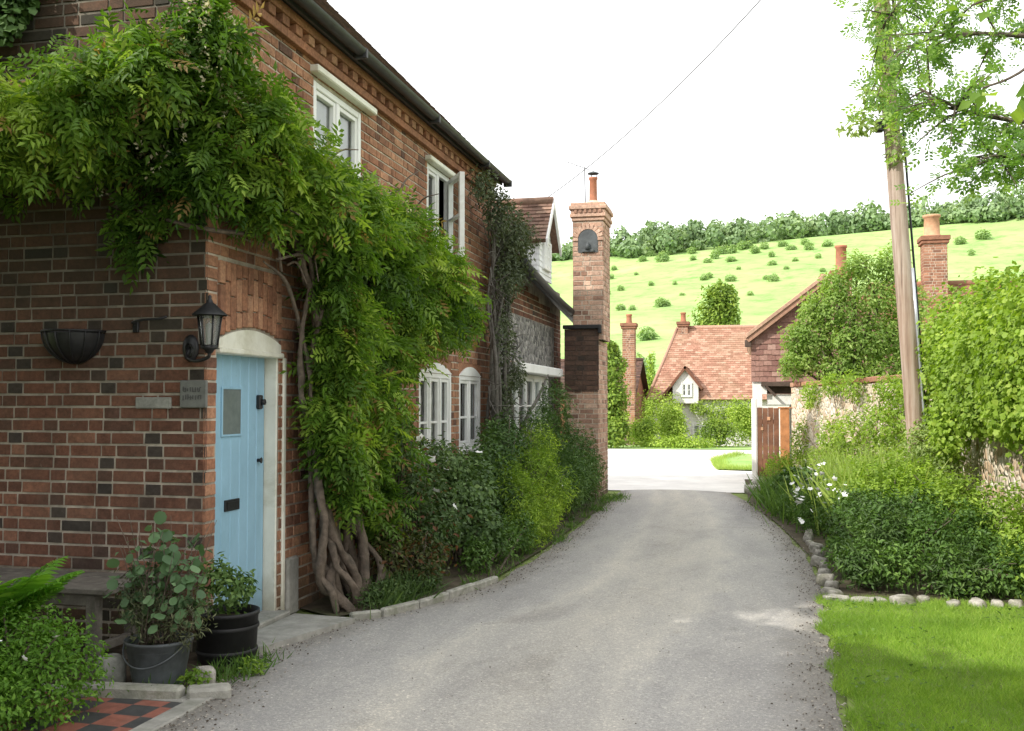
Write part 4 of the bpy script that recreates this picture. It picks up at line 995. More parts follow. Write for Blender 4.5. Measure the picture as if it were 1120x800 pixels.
# ------------------------------------------------------------------ wisteria over the door and gable
wis = empty('wisteria', (-3.0, 7.0, 0), 'huge old wisteria with twisted stems climbing over the blue door and gable', 'climber')
mb = MB(); J = lambda p, s=.03: (p[0]+rr.uniform(-s, s), p[1]+rr.uniform(-s, s), p[2]+rr.uniform(-s, s))
rr = random.Random(31)
stems = [
 ([(-2.98, 7.02, 0), (-3.02, 6.98, .22), (-3.12, 6.82, .5), (-3.16, 6.86, .9), (-3.14, 6.95, 1.4), (-3.12, 6.90, 1.9), (-3.1, 6.62, 2.35), (-3.05, 6.2, 2.75), (-3.1, 5.75, 2.95), (-3.4, 5.42, 3.1), (-4.0, 5.4, 3.2), (-4.8, 5.42, 3.3)], [.07, .06, .05, .048, .045, .042, .04, .036, .033, .03, .026, .015]),
 ([(-2.92, 7.14, 0), (-2.93, 7.10, .25), (-3.0, 6.92, .6), (-3.12, 6.95, 1.0), (-3.1, 7.12, 1.5), (-3.1, 7.0, 2.0), (-3.08, 6.75, 2.5), (-3.1, 6.3, 2.72), (-3.15, 5.9, 2.62), (-3.3, 5.5, 2.6), (-3.7, 5.42, 2.75)], [.075, .065, .055, .05, .045, .042, .035, .03, .026, .022, .012]),
 ([(-2.95, 7.22, 0), (-2.92, 7.3, .3), (-3.02, 7.32, .7), (-3.13, 7.2, 1.2), (-3.12, 7.4, 1.8), (-3.1, 7.7, 2.4), (-3.08, 8.3, 2.75), (-3.1, 9.0, 2.8)], [.085, .07, .06, .055, .05, .042, .03, .015]),
 ([(-2.97, 7.08, 0), (-2.9, 7.0, .18), (-2.98, 6.88, .42), (-3.08, 7.02, .75), (-3.1, 7.25, 1.15), (-3.15, 7.1, 1.6), (-3.1, 7.2, 2.2), (-3.1, 7.5, 2.8), (-3.1, 7.9, 3.1)], [.06, .05, .045, .042, .04, .038, .034, .026, .014]),
 ([(-2.88, 7.42, 0), (-2.88, 7.45, .25), (-3.0, 7.3, .55), (-3.1, 7.05, .95), (-3.08, 6.85, 1.3), (-3.14, 6.8, 1.75), (-3.1, 6.75, 2.2), (-3.05, 6.5, 2.55), (-3.05, 6.0, 2.5)], [.06, .052, .045, .04, .036, .032, .03, .026, .014]),
 ([(-2.96, 6.86, 0), (-2.98, 6.84, .2), (-3.08, 6.78, .34), (-3.12, 6.76, .7), (-3.16, 6.8, 1.2), (-3.14, 6.72, 1.7), (-3.12, 6.6, 2.1), (-3.1, 6.3, 2.4), (-3.1, 5.95, 2.48)], [.05, .045, .04, .036, .034, .03, .028, .022, .01]),
 ([(-2.86, 7.5, 0), (-2.84, 7.7, .25), (-2.95, 7.9, .6), (-3.1, 8.0, 1.1), (-3.12, 8.1, 1.7)], [.05, .045, .035, .025, .012])]
for pth, rd in stems: mb.tube([J(p, .03) for p in pth], [r_*.56 for r_ in rd], 9, 7, rr.random(), 0, .8)
for i in range(13):                                   # a bundle of thinner twisted stems
    y0 = rr.uniform(6.85, 7.55); pth = [(-2.9+rr.uniform(-.08, .06), y0, 0)]; ph = rr.uniform(0, 6.3); tw = rr.uniform(1.6, 3.2); yc = y0-rr.uniform(.0, .35)
    for k_ in range(1, 12):
        z = .22*k_; f_ = min(1, k_/4); pth.append((-3.08+.07*math.cos(ph+tw*z)-.02*f_, (y0*(1-f_)+yc*f_)+.10*math.sin(ph+tw*z)+.02*rr.uniform(-1, 1), z+rr.uniform(-.04, .04)))
    r0 = rr.uniform(.018, .034); mb.tube(pth, list(np.linspace(r0*1.35, r0*.5, len(pth))), 7, 5, rr.random(), 0, .8)
for i in range(46):                                   # thin tendrils through the leaves
    y = rr.uniform(5.9, 8.8); p = V3((-3.1, y, 2.3+rr.uniform(0, 1.0))); d = V3((rr.uniform(.05, .35), rr.uniform(-.4, .4), rr.uniform(-.35, .5)))
    mb.tube([p, p+d*.5+V3((0, 0, .08)), p+d], [.012, .008, .004], 5, 3)
for i in range(16):
    x = rr.uniform(-5.0, -3.4); p = V3((x, 5.5, 2.9+rr.uniform(-.1, .5))); d = V3((rr.uniform(-.4, .4), rr.uniform(-.3, -.05), rr.uniform(-.5, .4)))
    mb.tube([p, p+d*.5+V3((0, 0, .08)), p+d], [.011, .008, .004], 5, 3)
mb.build('stem', M['vine'], wis)
WB = [(-2.98, 5.62, 3.22, .28, .32, .32), (-2.9, 5.95, 3.1, .28, .34, .3), (-2.86, 6.35, 2.92, .28, .34, .28), (-2.85, 6.75, 2.72, .28, .34, .28), (-3.05, 5.85, 2.75, .2, .26, .16), (-3.2, 5.42, 2.95, .24, .2, .22),
 (-5.3, 5.38, 3.3, .42, .30, .36), (-4.8, 5.36, 3.32, .45, .34, .36), (-4.35, 5.34, 3.28, .42, .36, .36), (-3.95, 5.32, 3.34, .40, .36, .38), (-3.6, 5.33, 3.46, .36, .36, .38), (-3.28, 5.45, 3.62, .30, .40, .36), (-3.15, 5.4, 3.8, .18, .25, .22),
 (-5.5, 4.95, 3.2, .45, .35, .34), (-5.0, 4.9, 3.12, .45, .36, .32), (-4.5, 4.88, 3.12, .42, .36, .30), (-4.05, 4.9, 3.12, .40, .36, .30), (-3.65, 4.95, 3.25, .36, .34, .32), (-3.35, 5.05, 3.45, .3, .34, .3), (-4.6, 5.42, 3.1, .40, .26, .24), (-4.05, 5.42, 3.05, .30, .24, .22), (-3.3, 5.5, 3.3, .32, .34, .36), (-3.45, 5.44, 2.85, .26, .22, .26), (-3.75, 5.48, 2.6, .2, .14, .16),
 (-3.08, 5.9, 3.42, .26, .38, .30), (-3.02, 6.4, 3.1, .30, .42, .30), (-2.96, 6.95, 3.02, .36, .42, .32), (-2.93, 7.5, 2.98, .38, .45, .32), (-2.92, 8.1, 2.92, .38, .45, .32), (-2.92, 8.7, 2.78, .38, .42, .34), (-2.92, 9.3, 2.6, .36, .40, .36), (-2.94, 9.9, 2.42, .32, .38, .34),
 (-3.02, 6.2, 2.92, .26, .34, .26), (-3.0, 7.0, 2.72, .28, .42, .34), (-2.97, 7.7, 2.62, .32, .42, .40), (-2.97, 8.4, 2.45, .32, .42, .42), (-3.0, 9.0, 2.30, .26, .34, .32),
 (-3.04, 7.3, 2.15, .22, .38, .32), (-3.02, 7.9, 2.0, .26, .36, .34), (-3.04, 8.4, 1.95, .22, .28, .26),
 (-2.98, 6.95, 1.72, .22, .30, .32), (-2.95, 7.0, 2.15, .22, .28, .28), (-2.98, 7.5, 1.55, .28, .36, .36), (-2.96, 6.92, 1.25, .22, .27, .34), (-2.94, 6.98, .88, .2, .24, .22),  (-2.98, 7.45, 1.1, .24, .34, .34), (-2.95, 7.9, 1.3, .22, .28, .36), (-2.95, 7.65, .72, .24, .28, .28), (-3.03, 6.80, 1.5, .16, .16, .3), (-2.98, 6.85, 2.0, .2, .2, .3), (-2.98, 6.85, 1.75, .2, .2, .3), (-2.97, 6.82, 1.2, .18, .2, .3), (-2.96, 6.7, 2.4, .18, .26, .18)]
foliage('crown', WB, 15500, .20, 'pinnate', L['wist'], wis, up=1.0, droop=.25, shell=.65, lump=.6, sprig=.15, gap=.38, gf=8, odd=.04, rnd=1.1, tamp=.42, tf=4.5)
fp, fo = blob_pts(WB[6:14]+WB[20:28], 130, .2, .3)      # a few pale flower racemes
k = fp[:, 2] > 3.0; fp, fo = fp[k], fo[k]; fp = np.repeat(fp, 14, 0); t_ = rng.random(len(fp)); fp = fp+fo.repeat(14, 0)*.05+np.column_stack([rng.normal(size=len(fp))*.012, rng.normal(size=len(fp))*.012, -.16*t_])
leaves('blossom', fp, rng.normal(size=fp.shape), rng.normal(size=fp.shape), .028*(1.2-t_*.6), 'broad', leaf_mat('faded_blossom', (.40, .34, .24), (.52, .48, .34), (.68, .66, .52), .3), wis)

# evergreen climber high on the gable
o = shrub('ivy', 'dark ivy high on the gable above the wisteria at top left', 'climber', [(-5.0, 5.5, 4.25, .45, .14, .36), (-4.6, 5.52, 4.28, .20, .1, .2), (-4.74, 5.5, 4.05, .24, .1, .2), (-5.6, 5.5, 4.1, .4, .14, .4)], 1800, .06, 'ivy', L['dark'], droop=.5)

# grey, half-bare climber at the junction of the two cottages
cr = empty('climbing_hydrangea', (-3.1, 12.3, 0), 'dusty grey-green climber with bare stems between the brick and flint cottages', 'climber')
mb = MB(); rr = random.Random(77)
for i in range(17):
    y0 = 12.2+rr.uniform(-.35, .45); pth = [(-3.05+rr.uniform(-.08, .1), y0, 0)]
    for z in (.7, 1.4, 2.1, 2.8, 3.4, 3.9): pth.append((-3.14+rr.uniform(-.06, .12), y0+rr.uniform(-.16, .16)+(z-1.8)*rr.uniform(-.12, .16)*(z > 2), z+rr.uniform(-.1, .1)))
    mb.tube(pth, [.035, .03, .026, .022, .018, .013, .006], 6, 4, rr.random(), 0, .5)
for i in range(130):
    p = V3((-3.1, rr.uniform(11.6, 12.9), rr.uniform(.9, 3.9))); d = V3((rr.uniform(.0, .25), rr.uniform(-.35, .35), rr.uniform(-.3, .3)))
    mb.tube([p, p+d*.5+V3((0, 0, rr.uniform(-.06, .06))), p+d], [.009, .006, .003], 4, 2)
mb.tube([(-3.0, 12.6, 1.0), (-2.95, 13.1, 1.35), (-2.95, 13.8, 1.62), (-2.95, 14.5, 1.95)], [.03, .026, .02, .01], 6, 4, .5, 0, .5)
mb.build('stem', M['grey_vine'], cr)
foliage('crown', [(-3.02, 11.15, 4.05, .16, .5, .22), (-3.0, 11.7, 3.85, .22, .45, .40), (-2.96, 12.3, 3.7, .28, .45, .50), (-2.95, 12.8, 3.7, .24, .36, .36), (-3.0, 12.1, 3.1, .22, .42, .40), (-2.98, 12.6, 3.25, .24, .36, .3), (-3.04, 12.1, 2.4, .17, .34, .5), (-3.05, 12.2, 1.6, .15, .32, .5), (-2.98, 12.6, 1.9, .14, .25, .3)], 7000, .055, 'leaf', L['creeper'], cr, droop=.4, shell=.7, lump=.4, gap=.2, gf=11, sprig=.12)

# ------------------------------------------------------------------ border on the left
B1 = 'shrubs in the cottage border'
def with_flowers(root, spots, size, mat, group=None):
    me = None
    for p in spots:
        if me is None:
            mb = MB()
            for i in range(5):
                a = 2*math.pi*i/5
                d = V3((math.cos(a), math.sin(a), .25)); q = V3((-math.sin(a), math.cos(a), 0))
                mb.add([(0, 0, 0), tuple(d*size*.55+q*size*.4), tuple(d*size), tuple(d*size*.55-q*size*.4)], [(0, 1, 2), (0, 2, 3)])
            o = mb.build('flower', mat); me = o.data
        else:
            o = bpy.data.objects.new('flower', me); col.objects.link(o)
        o.parent = root; o.location = V3(p)-root.location
        o.rotation_euler = (rng.uniform(-.8, .9), rng.uniform(-.2, 1.0), rng.uniform(0, 6)); s = rng.uniform(.7, 1.25); o.scale = (s, s, s)
def plant(name, label, cat, c, blobs, n, size, kind, mat, group=None, stems=0, fl=None, **kw):
    r_ = empty(name, c, label, cat, group)
    foliage('foliage', blobs, n, size, kind, mat, r_, **kw)
    if stems:
        mb = MB(); q = random.Random(int(abs(c[0]*100+c[1]*10)))
        for i in range(stems):
            b = q.choice(blobs); p = V3((c[0]+q.uniform(-.12, .12), c[1]+q.uniform(-.12, .12), 0)); e = V3((b[0]+q.uniform(-.6, .6)*b[3], b[1]+q.uniform(-.6, .6)*b[4], b[2]+q.uniform(-.2, .8)*b[5]))
            mb.tube([p, p.lerp(e, .5)+V3((q.uniform(-.05, .05), q.uniform(-.05, .05), .04)), e], [.013, .009, .004], 5, 3)
        mb.build('stem', M['bark'], r_)
    if fl: with_flowers(r_, *fl)
    return r_
plant('rose_bush', 'rangy rose bush with a few white blooms beside the wisteria trunk', 'shrub', (-2.95, 8.3, 0), [(-2.9, 8.1, .85, .28, .40, .36), (-2.85, 8.5, .62, .34, .42, .36), (-2.95, 8.7, 1.0, .26, .36, .30), (-2.7, 8.25, .45, .28, .34, .30), (-2.9, 7.8, 1.2, .2, .25, .25)], 3600, .055, 'leaf', L['rose'], None, 22, ([(-2.62, 8.12, .80), (-2.66, 8.55, .95), (-2.70, 7.95, 1.25), (-2.60, 8.6, .62), (-2.72, 8.3, 1.05)], .045, M['petal']), odd=.06, gap=.2, sprig=.14)
plant('grey_shrub', 'grey-green shrub with rounded leaves and white specks in front of the ground-floor windows', 'shrub', (-2.75, 9.3, 0), [(-2.75, 9.1, .55, .34, .40, .42), (-2.72, 9.5, .72, .34, .36, .36), (-2.9, 9.3, .95, .28, .4, .26), (-2.5, 9.15, .35, .26, .34, .28)], 4200, .052, 'broad', L['rose2'], None, 14, ([(-2.62, 9.5, 1.12), (-2.60, 9.42, 1.06)], .04, M['petal']), gap=.15, sprig=.1)
plant('rust_shrub', 'low rusty green shrub leaning over the kerb near the wisteria', 'shrub', (-2.7, 7.85, 0), [(-2.68, 7.9, .28, .26, .32, .26), (-2.85, 7.65, .35, .2, .25, .25)], 1500, .05, 'leaf', leaf_mat('rusty_leaf', (.05, .05, .02), (.10, .12, .035), (.17, .19, .06), .3, odd=(.20, .09, .04)), None, 10, odd=.2, gap=.2, sprig=.12)
r_ = empty('iris_clump', (-2.72, 7.45, 0), 'low clump of strappy green leaves behind the curved kerb', 'plant')
n = 420; bb = np.column_stack([rng.normal(-2.70, .10, n), rng.normal(7.5, .25, n), np.full(n, .02)]); blades('foliage', bb, .22, L['rose'], r_, .7, 'blade')
foliage('undergrowth', [(-2.72, 7.4, .1, .18, .3, .12), (-2.85, 7.15, .1, .16, .25, .1), (-2.6, 7.75, .12, .16, .3, .14)], 1500, .035, 'leaf', L['rose'], r_, sprig=.3)
plant('evergreen_shrub', 'dark evergreen bush under the arched white windows', 'shrub', (-2.8, 10.6, 0), [(-2.85, 10.5, .72, .34, .48, .48), (-2.8, 11.1, .9, .36, .5, .44), (-2.62, 10.4, .4, .34, .42, .34), (-2.9, 11.5, 1.15, .28, .4, .3)], 6500, .055, 'leaf', L['dark'], None, 12, gap=.12)
plant('euphorbia', 'bright yellow-green bushy plant spilling towards the lane', 'shrub', (-2.55, 11.3, 0), [(-2.50, 10.6, .55, .38, .55, .48), (-2.42, 11.2, .75, .38, .52, .44), (-2.32, 10.2, .30, .28, .45, .32), (-2.32, 11.6, .45, .30, .50, .44), (-2.55, 11.9, 1.0, .32, .40, .30), (-2.25, 10.8, .28, .24, .5, .28)], 11500, .05, 'narrow', L['lime'], None, 14, lump=.5, gap=.22, sprig=.2, tlo=.2, up=.7, droop=-.15)
plant('feathery_shrub', 'feathery dark green shrub, tallest in the border, beside the brick stack', 'shrub', (-2.75, 14.2, 0), [(-2.78, 13.6, .75, .38, .55, .62), (-2.72, 14.3, .85, .38, .55, .70), (-2.55, 14.9, .6, .38, .5, .58), (-2.75, 14.0, 1.5, .26, .36, .42), (-2.6, 15.4, .5, .32, .35, .42), (-2.8, 12.9, 1.1, .28, .4, .42), (-2.4, 13.0, .5, .32, .6, .5), (-2.38, 14.1, .42, .28, .6, .42)], 15000, .07, 'narrow', L['dark'], None, 12, gap=.12, sprig=.2, droop=-.1, up=.7, tlo=.15)
plant('low_shrub', 'small fresh green plant tucked behind the end of the curved kerb', 'plant', (-2.38, 8.75, 0), [(-2.42, 8.75, .18, .18, .28, .18), (-2.34, 9.3, .24, .18, .35, .24), (-2.28, 9.9, .24, .16, .35, .24)], 2200, .045, 'leaf', L['midg'], None, 5, gap=.15)
# kerb of narrow concrete edgings
kp = [(-2.80, 6.70), (-2.62, 6.86), (-2.47, 7.22), (-2.36, 7.62), (-2.26, 8.02), (-2.17, 8.42)]
first = None
for i, (a, b) in enumerate(zip(kp[:-1], kp[1:])):
    a, b = V3((*a, 0)), V3((*b, 0)); d = (b-a); L_ = d.length; d.normalize()
    mb = MB(); c = (a+b)/2; mb.obox((0, 0, .02), d*(L_/2-.006), V3((-d.y, d.x, 0))*.03, V3((0, 0, .04+.006*(i % 2))), .5, 0, .012)
    o = mb.build('kerb_edging', M['kerb']); o.location = c
    tag(o, ['concrete edging piece of the curved kerb, the one touching the flagstone', 'concrete edging piece at the tightest bend of the curved kerb', 'concrete edging piece in the middle of the curved kerb', 'concrete edging piece in front of the rusty shrub', 'concrete edging piece at the far end of the curved kerb'][i], 'kerb', 'edging pieces of the cottage kerb')

# ------------------------------------------------------------------ pots, bench and hedge by the gable
bn = empty('wooden_bench', (-4.3, 5.25, 0), 'weathered grey plank bench against the brick gable', 'bench')
mb = MB()
for i, (a, b) in enumerate(((4.98, 5.14), (5.15, 5.31), (5.32, 5.48))): mb.box(-5.1, -3.53+.02*i, a, b, .462, .502, .5, 0, .008)
mb.build('seat', M['old_wood'], bn)
mb = MB(); mb.box(-5.0, -3.62, 5.02, 5.05, .39, .458, .5, 0, .006); mb.build('rail', M['old_wood'], bn)
for x in (-3.66, -4.98):
    mb = MB(); mb.box(x-.035, x+.035, 5.01, 5.075, 0, .46, .5, 0, .006); mb.box(x-.035, x+.035, 5.37, 5.435, 0, .46, .5, 0, .006); mb.box(x-.02, x+.02, 5.078, 5.367, .12, .17, .5, 0, .004)
    mb.build('leg', M['old_wood'], bn)
o_ = empty('metal_bucket', (-3.17, 4.93, 0), 'dull grey metal bucket used as a planter in front of the bench', 'bucket')
mb = MB(); mb.lathe((-3.17, 4.93, .012), [(.001, 0), (.13, 0), (.133, .012), (.172, .235), (.181, .237), (.183, .252), (.174, .254), (.168, .235), (.166, .2)], 28)
mb.build('body', M['lead'], o_)
mb = MB(); mb.lathe((-3.17, 4.93, .215), [(.001, .012), (.1, .01), (.166, 0)], 20); mb.build('compost', M['soil'], o_)
mb = MB(); mb.tube([(-3.17+.184*math.cos(a), 4.93+.184*math.sin(a)*.9-.01, .24-.10*math.sin((a-3.4)/2.6*math.pi)) for a in np.linspace(3.4, 6.0, 10)], .005, 5, 2); mb.build('handle', M['lead'], o_)
r_ = plant('pelargonium', 'wispy pale green plant with rounded leaves growing in the metal bucket', 'plant', (-3.17, 4.93, .22), [(-3.14, 4.93, .62, .24, .2, .26), (-3.32, 4.9, .5, .16, .16, .22), (-3.0, 4.9, .5, .16, .16, .22), (-3.14, 4.93, .80, .18, .14, .12)], 230, .058, 'round', L['grey'], None, 0, up=.4, shell=.9, sprig=.3)
foliage('undergrowth', [(-3.17, 4.9, .40, .22, .17, .18), (-2.98, 4.88, .40, .16, .13, .18), (-3.25, 4.9, .5, .2, .14, .18)], 2000, .034, 'narrow', leaf_mat('dry_stem_leaf', (.05, .06, .035), (.12, .14, .07), (.26, .25, .15), .2), r_, sprig=.25, gap=.25)
foliage('undergrowth', [(-3.14, 4.9, .6, .26, .16, .26)], 150, .04, 'broad', L['grey'], r_, sprig=.3, shell=.9)
mb = MB(); q = random.Random(3)
for i in range(44):
    p = V3((-3.17+q.uniform(-.1, .1), 4.93+q.uniform(-.1, .1), .21)); e = V3((-3.14+q.uniform(-.3, .3), 4.91+q.uniform(-.18, .15), q.uniform(.45, .95)))
    mb.tube([p, p.lerp(e, .5)+V3((q.uniform(-.04, .04), 0, .05)), e], [.004, .003, .0015], 4, 3)
mb.build('stem', M['vine'], r_)
o_ = empty('black_tub', (-3.08, 5.5, 0), 'round black plastic tub standing in front of the blue door', 'tub')
mb = MB(); mb.lathe((-3.08, 5.5, .012), [(.001, 0), (.165, 0), (.17, .01), (.182, .27), (.19, .272), (.19, .295), (.178, .296), (.172, .24)], 30)
for z in (.06, .20): mb.lathe((-3.08, 5.5, z), [(.172+.008*z/.2, 0), (.178+.01*z/.2, .008), (.178+.01*z/.2, .02), (.172+.012*z/.2, .028)], 30)
mb.build('body', M['tub'], o_)
mb = MB(); mb.lathe((-3.08, 5.5, .25), [(.001, .012), (.1, .01), (.172, 0)], 20); mb.build('compost', M['soil'], o_)
plant('tub_shrub', 'small twiggy dark shrub growing in the black tub', 'shrub', (-3.08, 5.5, .26), [(-3.08, 5.5, .42, .17, .15, .14), (-3.16, 5.5, .52, .10, .1, .12), (-2.98, 5.5, .46, .10, .1, .1)], 800, .045, 'leaf', L['dark'], None, 0, gap=.15, sprig=.2, tlo=.15)
# low stone edging before the pots
def stone(name, c, s, seed, mat, label, cat, group=None, rotz=0.0):
    mb = MB(); q = random.Random(seed); import bmesh
    bm = bmesh.new(); bmesh.ops.create_icosphere(bm, subdivisions=3, radius=1)
    o = V3((seed*3.1, seed*1.7, 0))
    for v in bm.verts:
        p = v.co.copy(); d = 1+.28*mnoise.noise(p*1.3+o)+.12*mnoise.noise(p*3.1+o)
        p = p*d; p = V3((max(-.82, min(.82, p.x)), max(-.85, min(.8, p.y)), max(-.72, min(.74, p.z)))); v.co = V3((p.x*s[0], p.y*s[1], p.z*s[2]))
    me = bpy.data.meshes.new(name); bm.to_mesh(me); bm.free(); me.materials.append(mat)
    for p in me.polygons: p.use_smooth = True
    o = link(name, me); o.location = c; o.rotation_euler = (0, 0, rotz); return tag(o, label, cat, group)
mb = MB(); mb.obox((-3.2, 4.70, .035), (.30, .03, 0), (-.004, .045, 0), (0, 0, .038), .5, 0, .015); o = mb.build('stone_edging', M['kerb']); tag(o, 'long grey stone edging beneath the metal bucket, beside the red and black tiles', 'edging')
mb = MB(); mb.obox((-2.79, 4.80, .03), (.10, .05, 0), (-.03, .05, 0), (0, 0, .035), .5, 0, .015); o = mb.build('stone_edging', M['kerb']); tag(o, 'short grey corner stone where the pot yard meets the lane', 'edging')
stone('loose_stone', (-2.90, 4.95, .06), (.065, .05, .08), 5, M['rock'], 'pale loose stone standing beside the bucket among weeds', 'stone', None, .4)
stone('loose_stone', (-3.43, 4.88, .08), (.09, .07, .12), 8, M['stoneblock'], 'dark grey stone against the left side of the metal bucket', 'stone', None, .8)
plant('pot_weed', 'little tuft of yellow-green weeds in front of the pale loose stone', 'plant', (-2.9, 4.84, 0), [(-2.9, 4.84, .09, .11, .05, .05), (-2.78, 5.25, .05, .1, .08, .05)], 300, .035, 'leaf', L['lime'], None, 0)
# clipped box hedge and fern at bottom left
plant('box_bush', 'bright green box bush at the bottom left corner, with white specks', 'shrub', (-3.55, 4.25, 0), [(-3.62, 4.28, .32, .36, .34, .30), (-3.30, 4.22, .26, .26, .28, .27), (-3.95, 4.3, .34, .34, .34, .30), (-3.5, 3.95, .2, .3, .25, .24)], 13000, .030, 'leaf', L['box'], None, 16, ([(-3.16, 4.08, .46), (-3.42, 4.02, .44), (-3.47, 4.0, .40), (-3.25, 3.98, .38)], .022, M['petal']), lump=.22, shell=.5, sprig=.12, gap=.08, gf=16)
fr = empty('fern', (-3.75, 4.35, 0), 'light green fern rising behind the box bush at the left edge', 'fern')
P_, D_, N_, S_ = [], [], [], []
mbf = MB(); q = random.Random(12)
for i in range(15):
    az = q.uniform(-.9, 1.2)+(math.pi if i % 3 == 0 else 0); ln = q.uniform(.5, .74); pts = []
    for j in range(16):
        t_ = j/15; rad = ln*.75*t_; pts.append(V3((-3.75+math.cos(az)*rad, 4.35+math.sin(az)*rad*.6, .35+ln*(t_*.95-.42*t_*t_))))
    mbf.tube(pts, [.006]*8+[.003]*8, 5, 1)
    for j in range(2, 16):
        d = (pts[j]-pts[j-1]).normalized(); side = d.cross(V3((0, 0, 1))).normalized(); up2 = side.cross(d)
        for sg in (-1, 1):
            for h_ in (0,):
                P_.append(pts[j-1].lerp(pts[j], h_)); D_.append(side*sg+d*.45); N_.append(up2); S_.append(.15*math.sin(math.pi*min(1, (j+h_)/16*.86+.14))+.015)
mbf.build('stem', L['fern'], fr)
leaves('frond', np.array([tuple(p) for p in P_]), np.array([tuple(p) for p in D_]), np.array([tuple(p) for p in N_]), np.array(S_), 'narrow', L['fern'], fr)

# ------------------------------------------------------------------ right side: edging stones, border plants
G2 = 'pale flint edging stones round the right-hand border'
rr = random.Random(17); spots = []
for i in range(13):
    t_ = i/12; spots.append((.60+1.95*t_+rr.uniform(-.04, .04), 8.22+rr.uniform(-.05, .05), rr.uniform(.04, .10), rr.uniform(.03, .06)))
for i in range(15):
    t_ = (i+.7)/15; spots.append((.60-.02*t_+rr.uniform(-.03, .03), 8.25+3.9*t_, rr.uniform(.045, .085), rr.uniform(.045, .08)))
spots += [(.02, 17.2, .16, .14), (-.08, 17.6, .14, .11), (.05, 17.9, .15, .16)]
protos = []
for i, (x, y, s, h) in enumerate(spots):
    lab = 'pale flint edging stone in the row between lawn and leafy mound' if i < 13 else ('pale flint edging stone in the row along the lane edge' if i < 28 else 'grey rubble stone at the foot of the brown gate')
    grp = 'edging stones beside the lawn' if i < 13 else ('edging stones beside the lane' if i < 28 else 'rubble stones at the gate')
    if i < 5: o = stone('edging_stone', (x, y, h*.55), (s*1.25, s*.9, h), 20+i, M['rock'], lab, 'stone', grp, rr.uniform(0, .5)); protos.append(o)
    else:
        pr = protos[i % 5]; o = pr.copy(); col.objects.link(o); o.location = (x, y, h*.5)
        k = s/spots[i % 5][2]; o.scale = (k, k*rr.uniform(.8, 1.1), h/spots[i % 5][3]); o.rotation_euler = (rr.uniform(-.2, .2), rr.uniform(-.2, .2), rr.uniform(0, 6)); tag(o, lab, 'stone', grp)
rq = random.Random(44); mbl = []
for (x, y, z) in [(.86, 8.75, .2), (.84, 9.2, .26), (.84, 9.7, .28), (.86, 10.2, .34), (.9, 10.7, .38), (1.15, 8.6, .22), (1.5, 8.62, .2), (1.85, 8.66, .2), (2.2, 8.7, .22), (1.1, 9.2, .36), (1.45, 9.1, .34), (1.8, 9.15, .34), (1.15, 9.8, .46), (1.5, 9.7, .5), (1.85, 9.7, .42), (1.2, 10.4, .5), (1.55, 10.4, .52), (1.05, 11.0, .46)]:
    k = rq.uniform(.8, 1.2); mbl.append((x+rq.uniform(-.05, .05), y, z*rq.uniform(.85, 1.2), .27*k, .32*k, .24*rq.uniform(.8, 1.35)))
mo = plant('leafy_mound', 'dense dark mound of mixed small leaves in the shade beside the lane edge', 'plant', (1.15, 9.4, 0), mbl, 15000, .05, 'leaf', L['midg'], None, 22, lump=.45, gap=.14, gf=11, sprig=.22)
foliage('undergrowth', [b for i, b in enumerate(mbl) if i % 3 == 0], 3800, .075, 'narrow', L['rose'], mo, sprig=.35, lump=.5, droop=-.2, gap=.2)
plant('sunny_clump', 'sunlit tangle of pale leafy stems behind the dark mound, left of the ivy wall', 'plant', (1.45, 11.9, 0), [(1.3, 11.6, .5, .34, .5, .42), (1.6, 12.0, .62, .34, .45, .46), (1.15, 12.4, .5, .3, .5, .42), (1.75, 11.3, .55, .3, .4, .46)], 5200, .06, 'leaf', L['sun'], None, 14, gap=.2, sprig=.22, lump=.4)
plant('sunlit_mound', 'sunlit yellow-green bush at the right edge below the ivy wall', 'plant', (2.05, 9.9, 0), [(1.85, 10.5, .48, .42, .5, .40), (2.15, 9.9, .46, .34, .5, .40), (2.25, 9.2, .34, .34, .45, .36), (1.65, 11.2, .5, .4, .5, .44), (2.2, 8.8, .22, .34, .4, .24)], 11000, .055, 'leaf', L['sun'], None, 8, gap=.1, sprig=.14)
plant('pole_shrub', 'tangled shrub wrapped round the foot of the telegraph pole', 'shrub', (1.85, 12.9, 0), [(1.8, 12.8, .6, .38, .4, .5), (1.95, 12.9, 1.05, .22, .22, .3), (2.1, 12.3, .65, .3, .4, .45), (1.6, 13.3, .55, .36, .4, .45)], 5200, .06, 'leaf', L['olive'], None, 10, gap=.15, sprig=.15)
r_ = empty('tall_grass', (1.35, 12.6, 0), 'clump of tall pale green grass leaves in the sunny border', 'grass plant')
n = 1000; bb = np.column_stack([rng.normal(1.38, .30, n), rng.normal(12.8, .6, n), np.full(n, .02)]); blades('foliage', bb, .85, L['dry'], r_, .32, 'blade', .1)
r_ = empty('day_lily', (.35, 15.4, 0), 'dark strappy clump leaning out into the lane near the brown gate', 'plant')
n = 1900; bb = np.column_stack([rng.normal(.45, .17, n), rng.normal(15.2, .9, n), np.full(n, .02)]); bb[:, 0] += (16-bb[:, 1])*.06; blades('foliage', bb, .42, L['midg'], r_, .5, 'blade')
fs = [(rng.normal(.66, .22), rng.normal(12.4, .9), 0) for _ in range(98)]
fs = [(max(x, .47), y, max(.28, .66-.5*abs(x-.75)+rng.normal(0, .09))) for x, y, _ in fs]
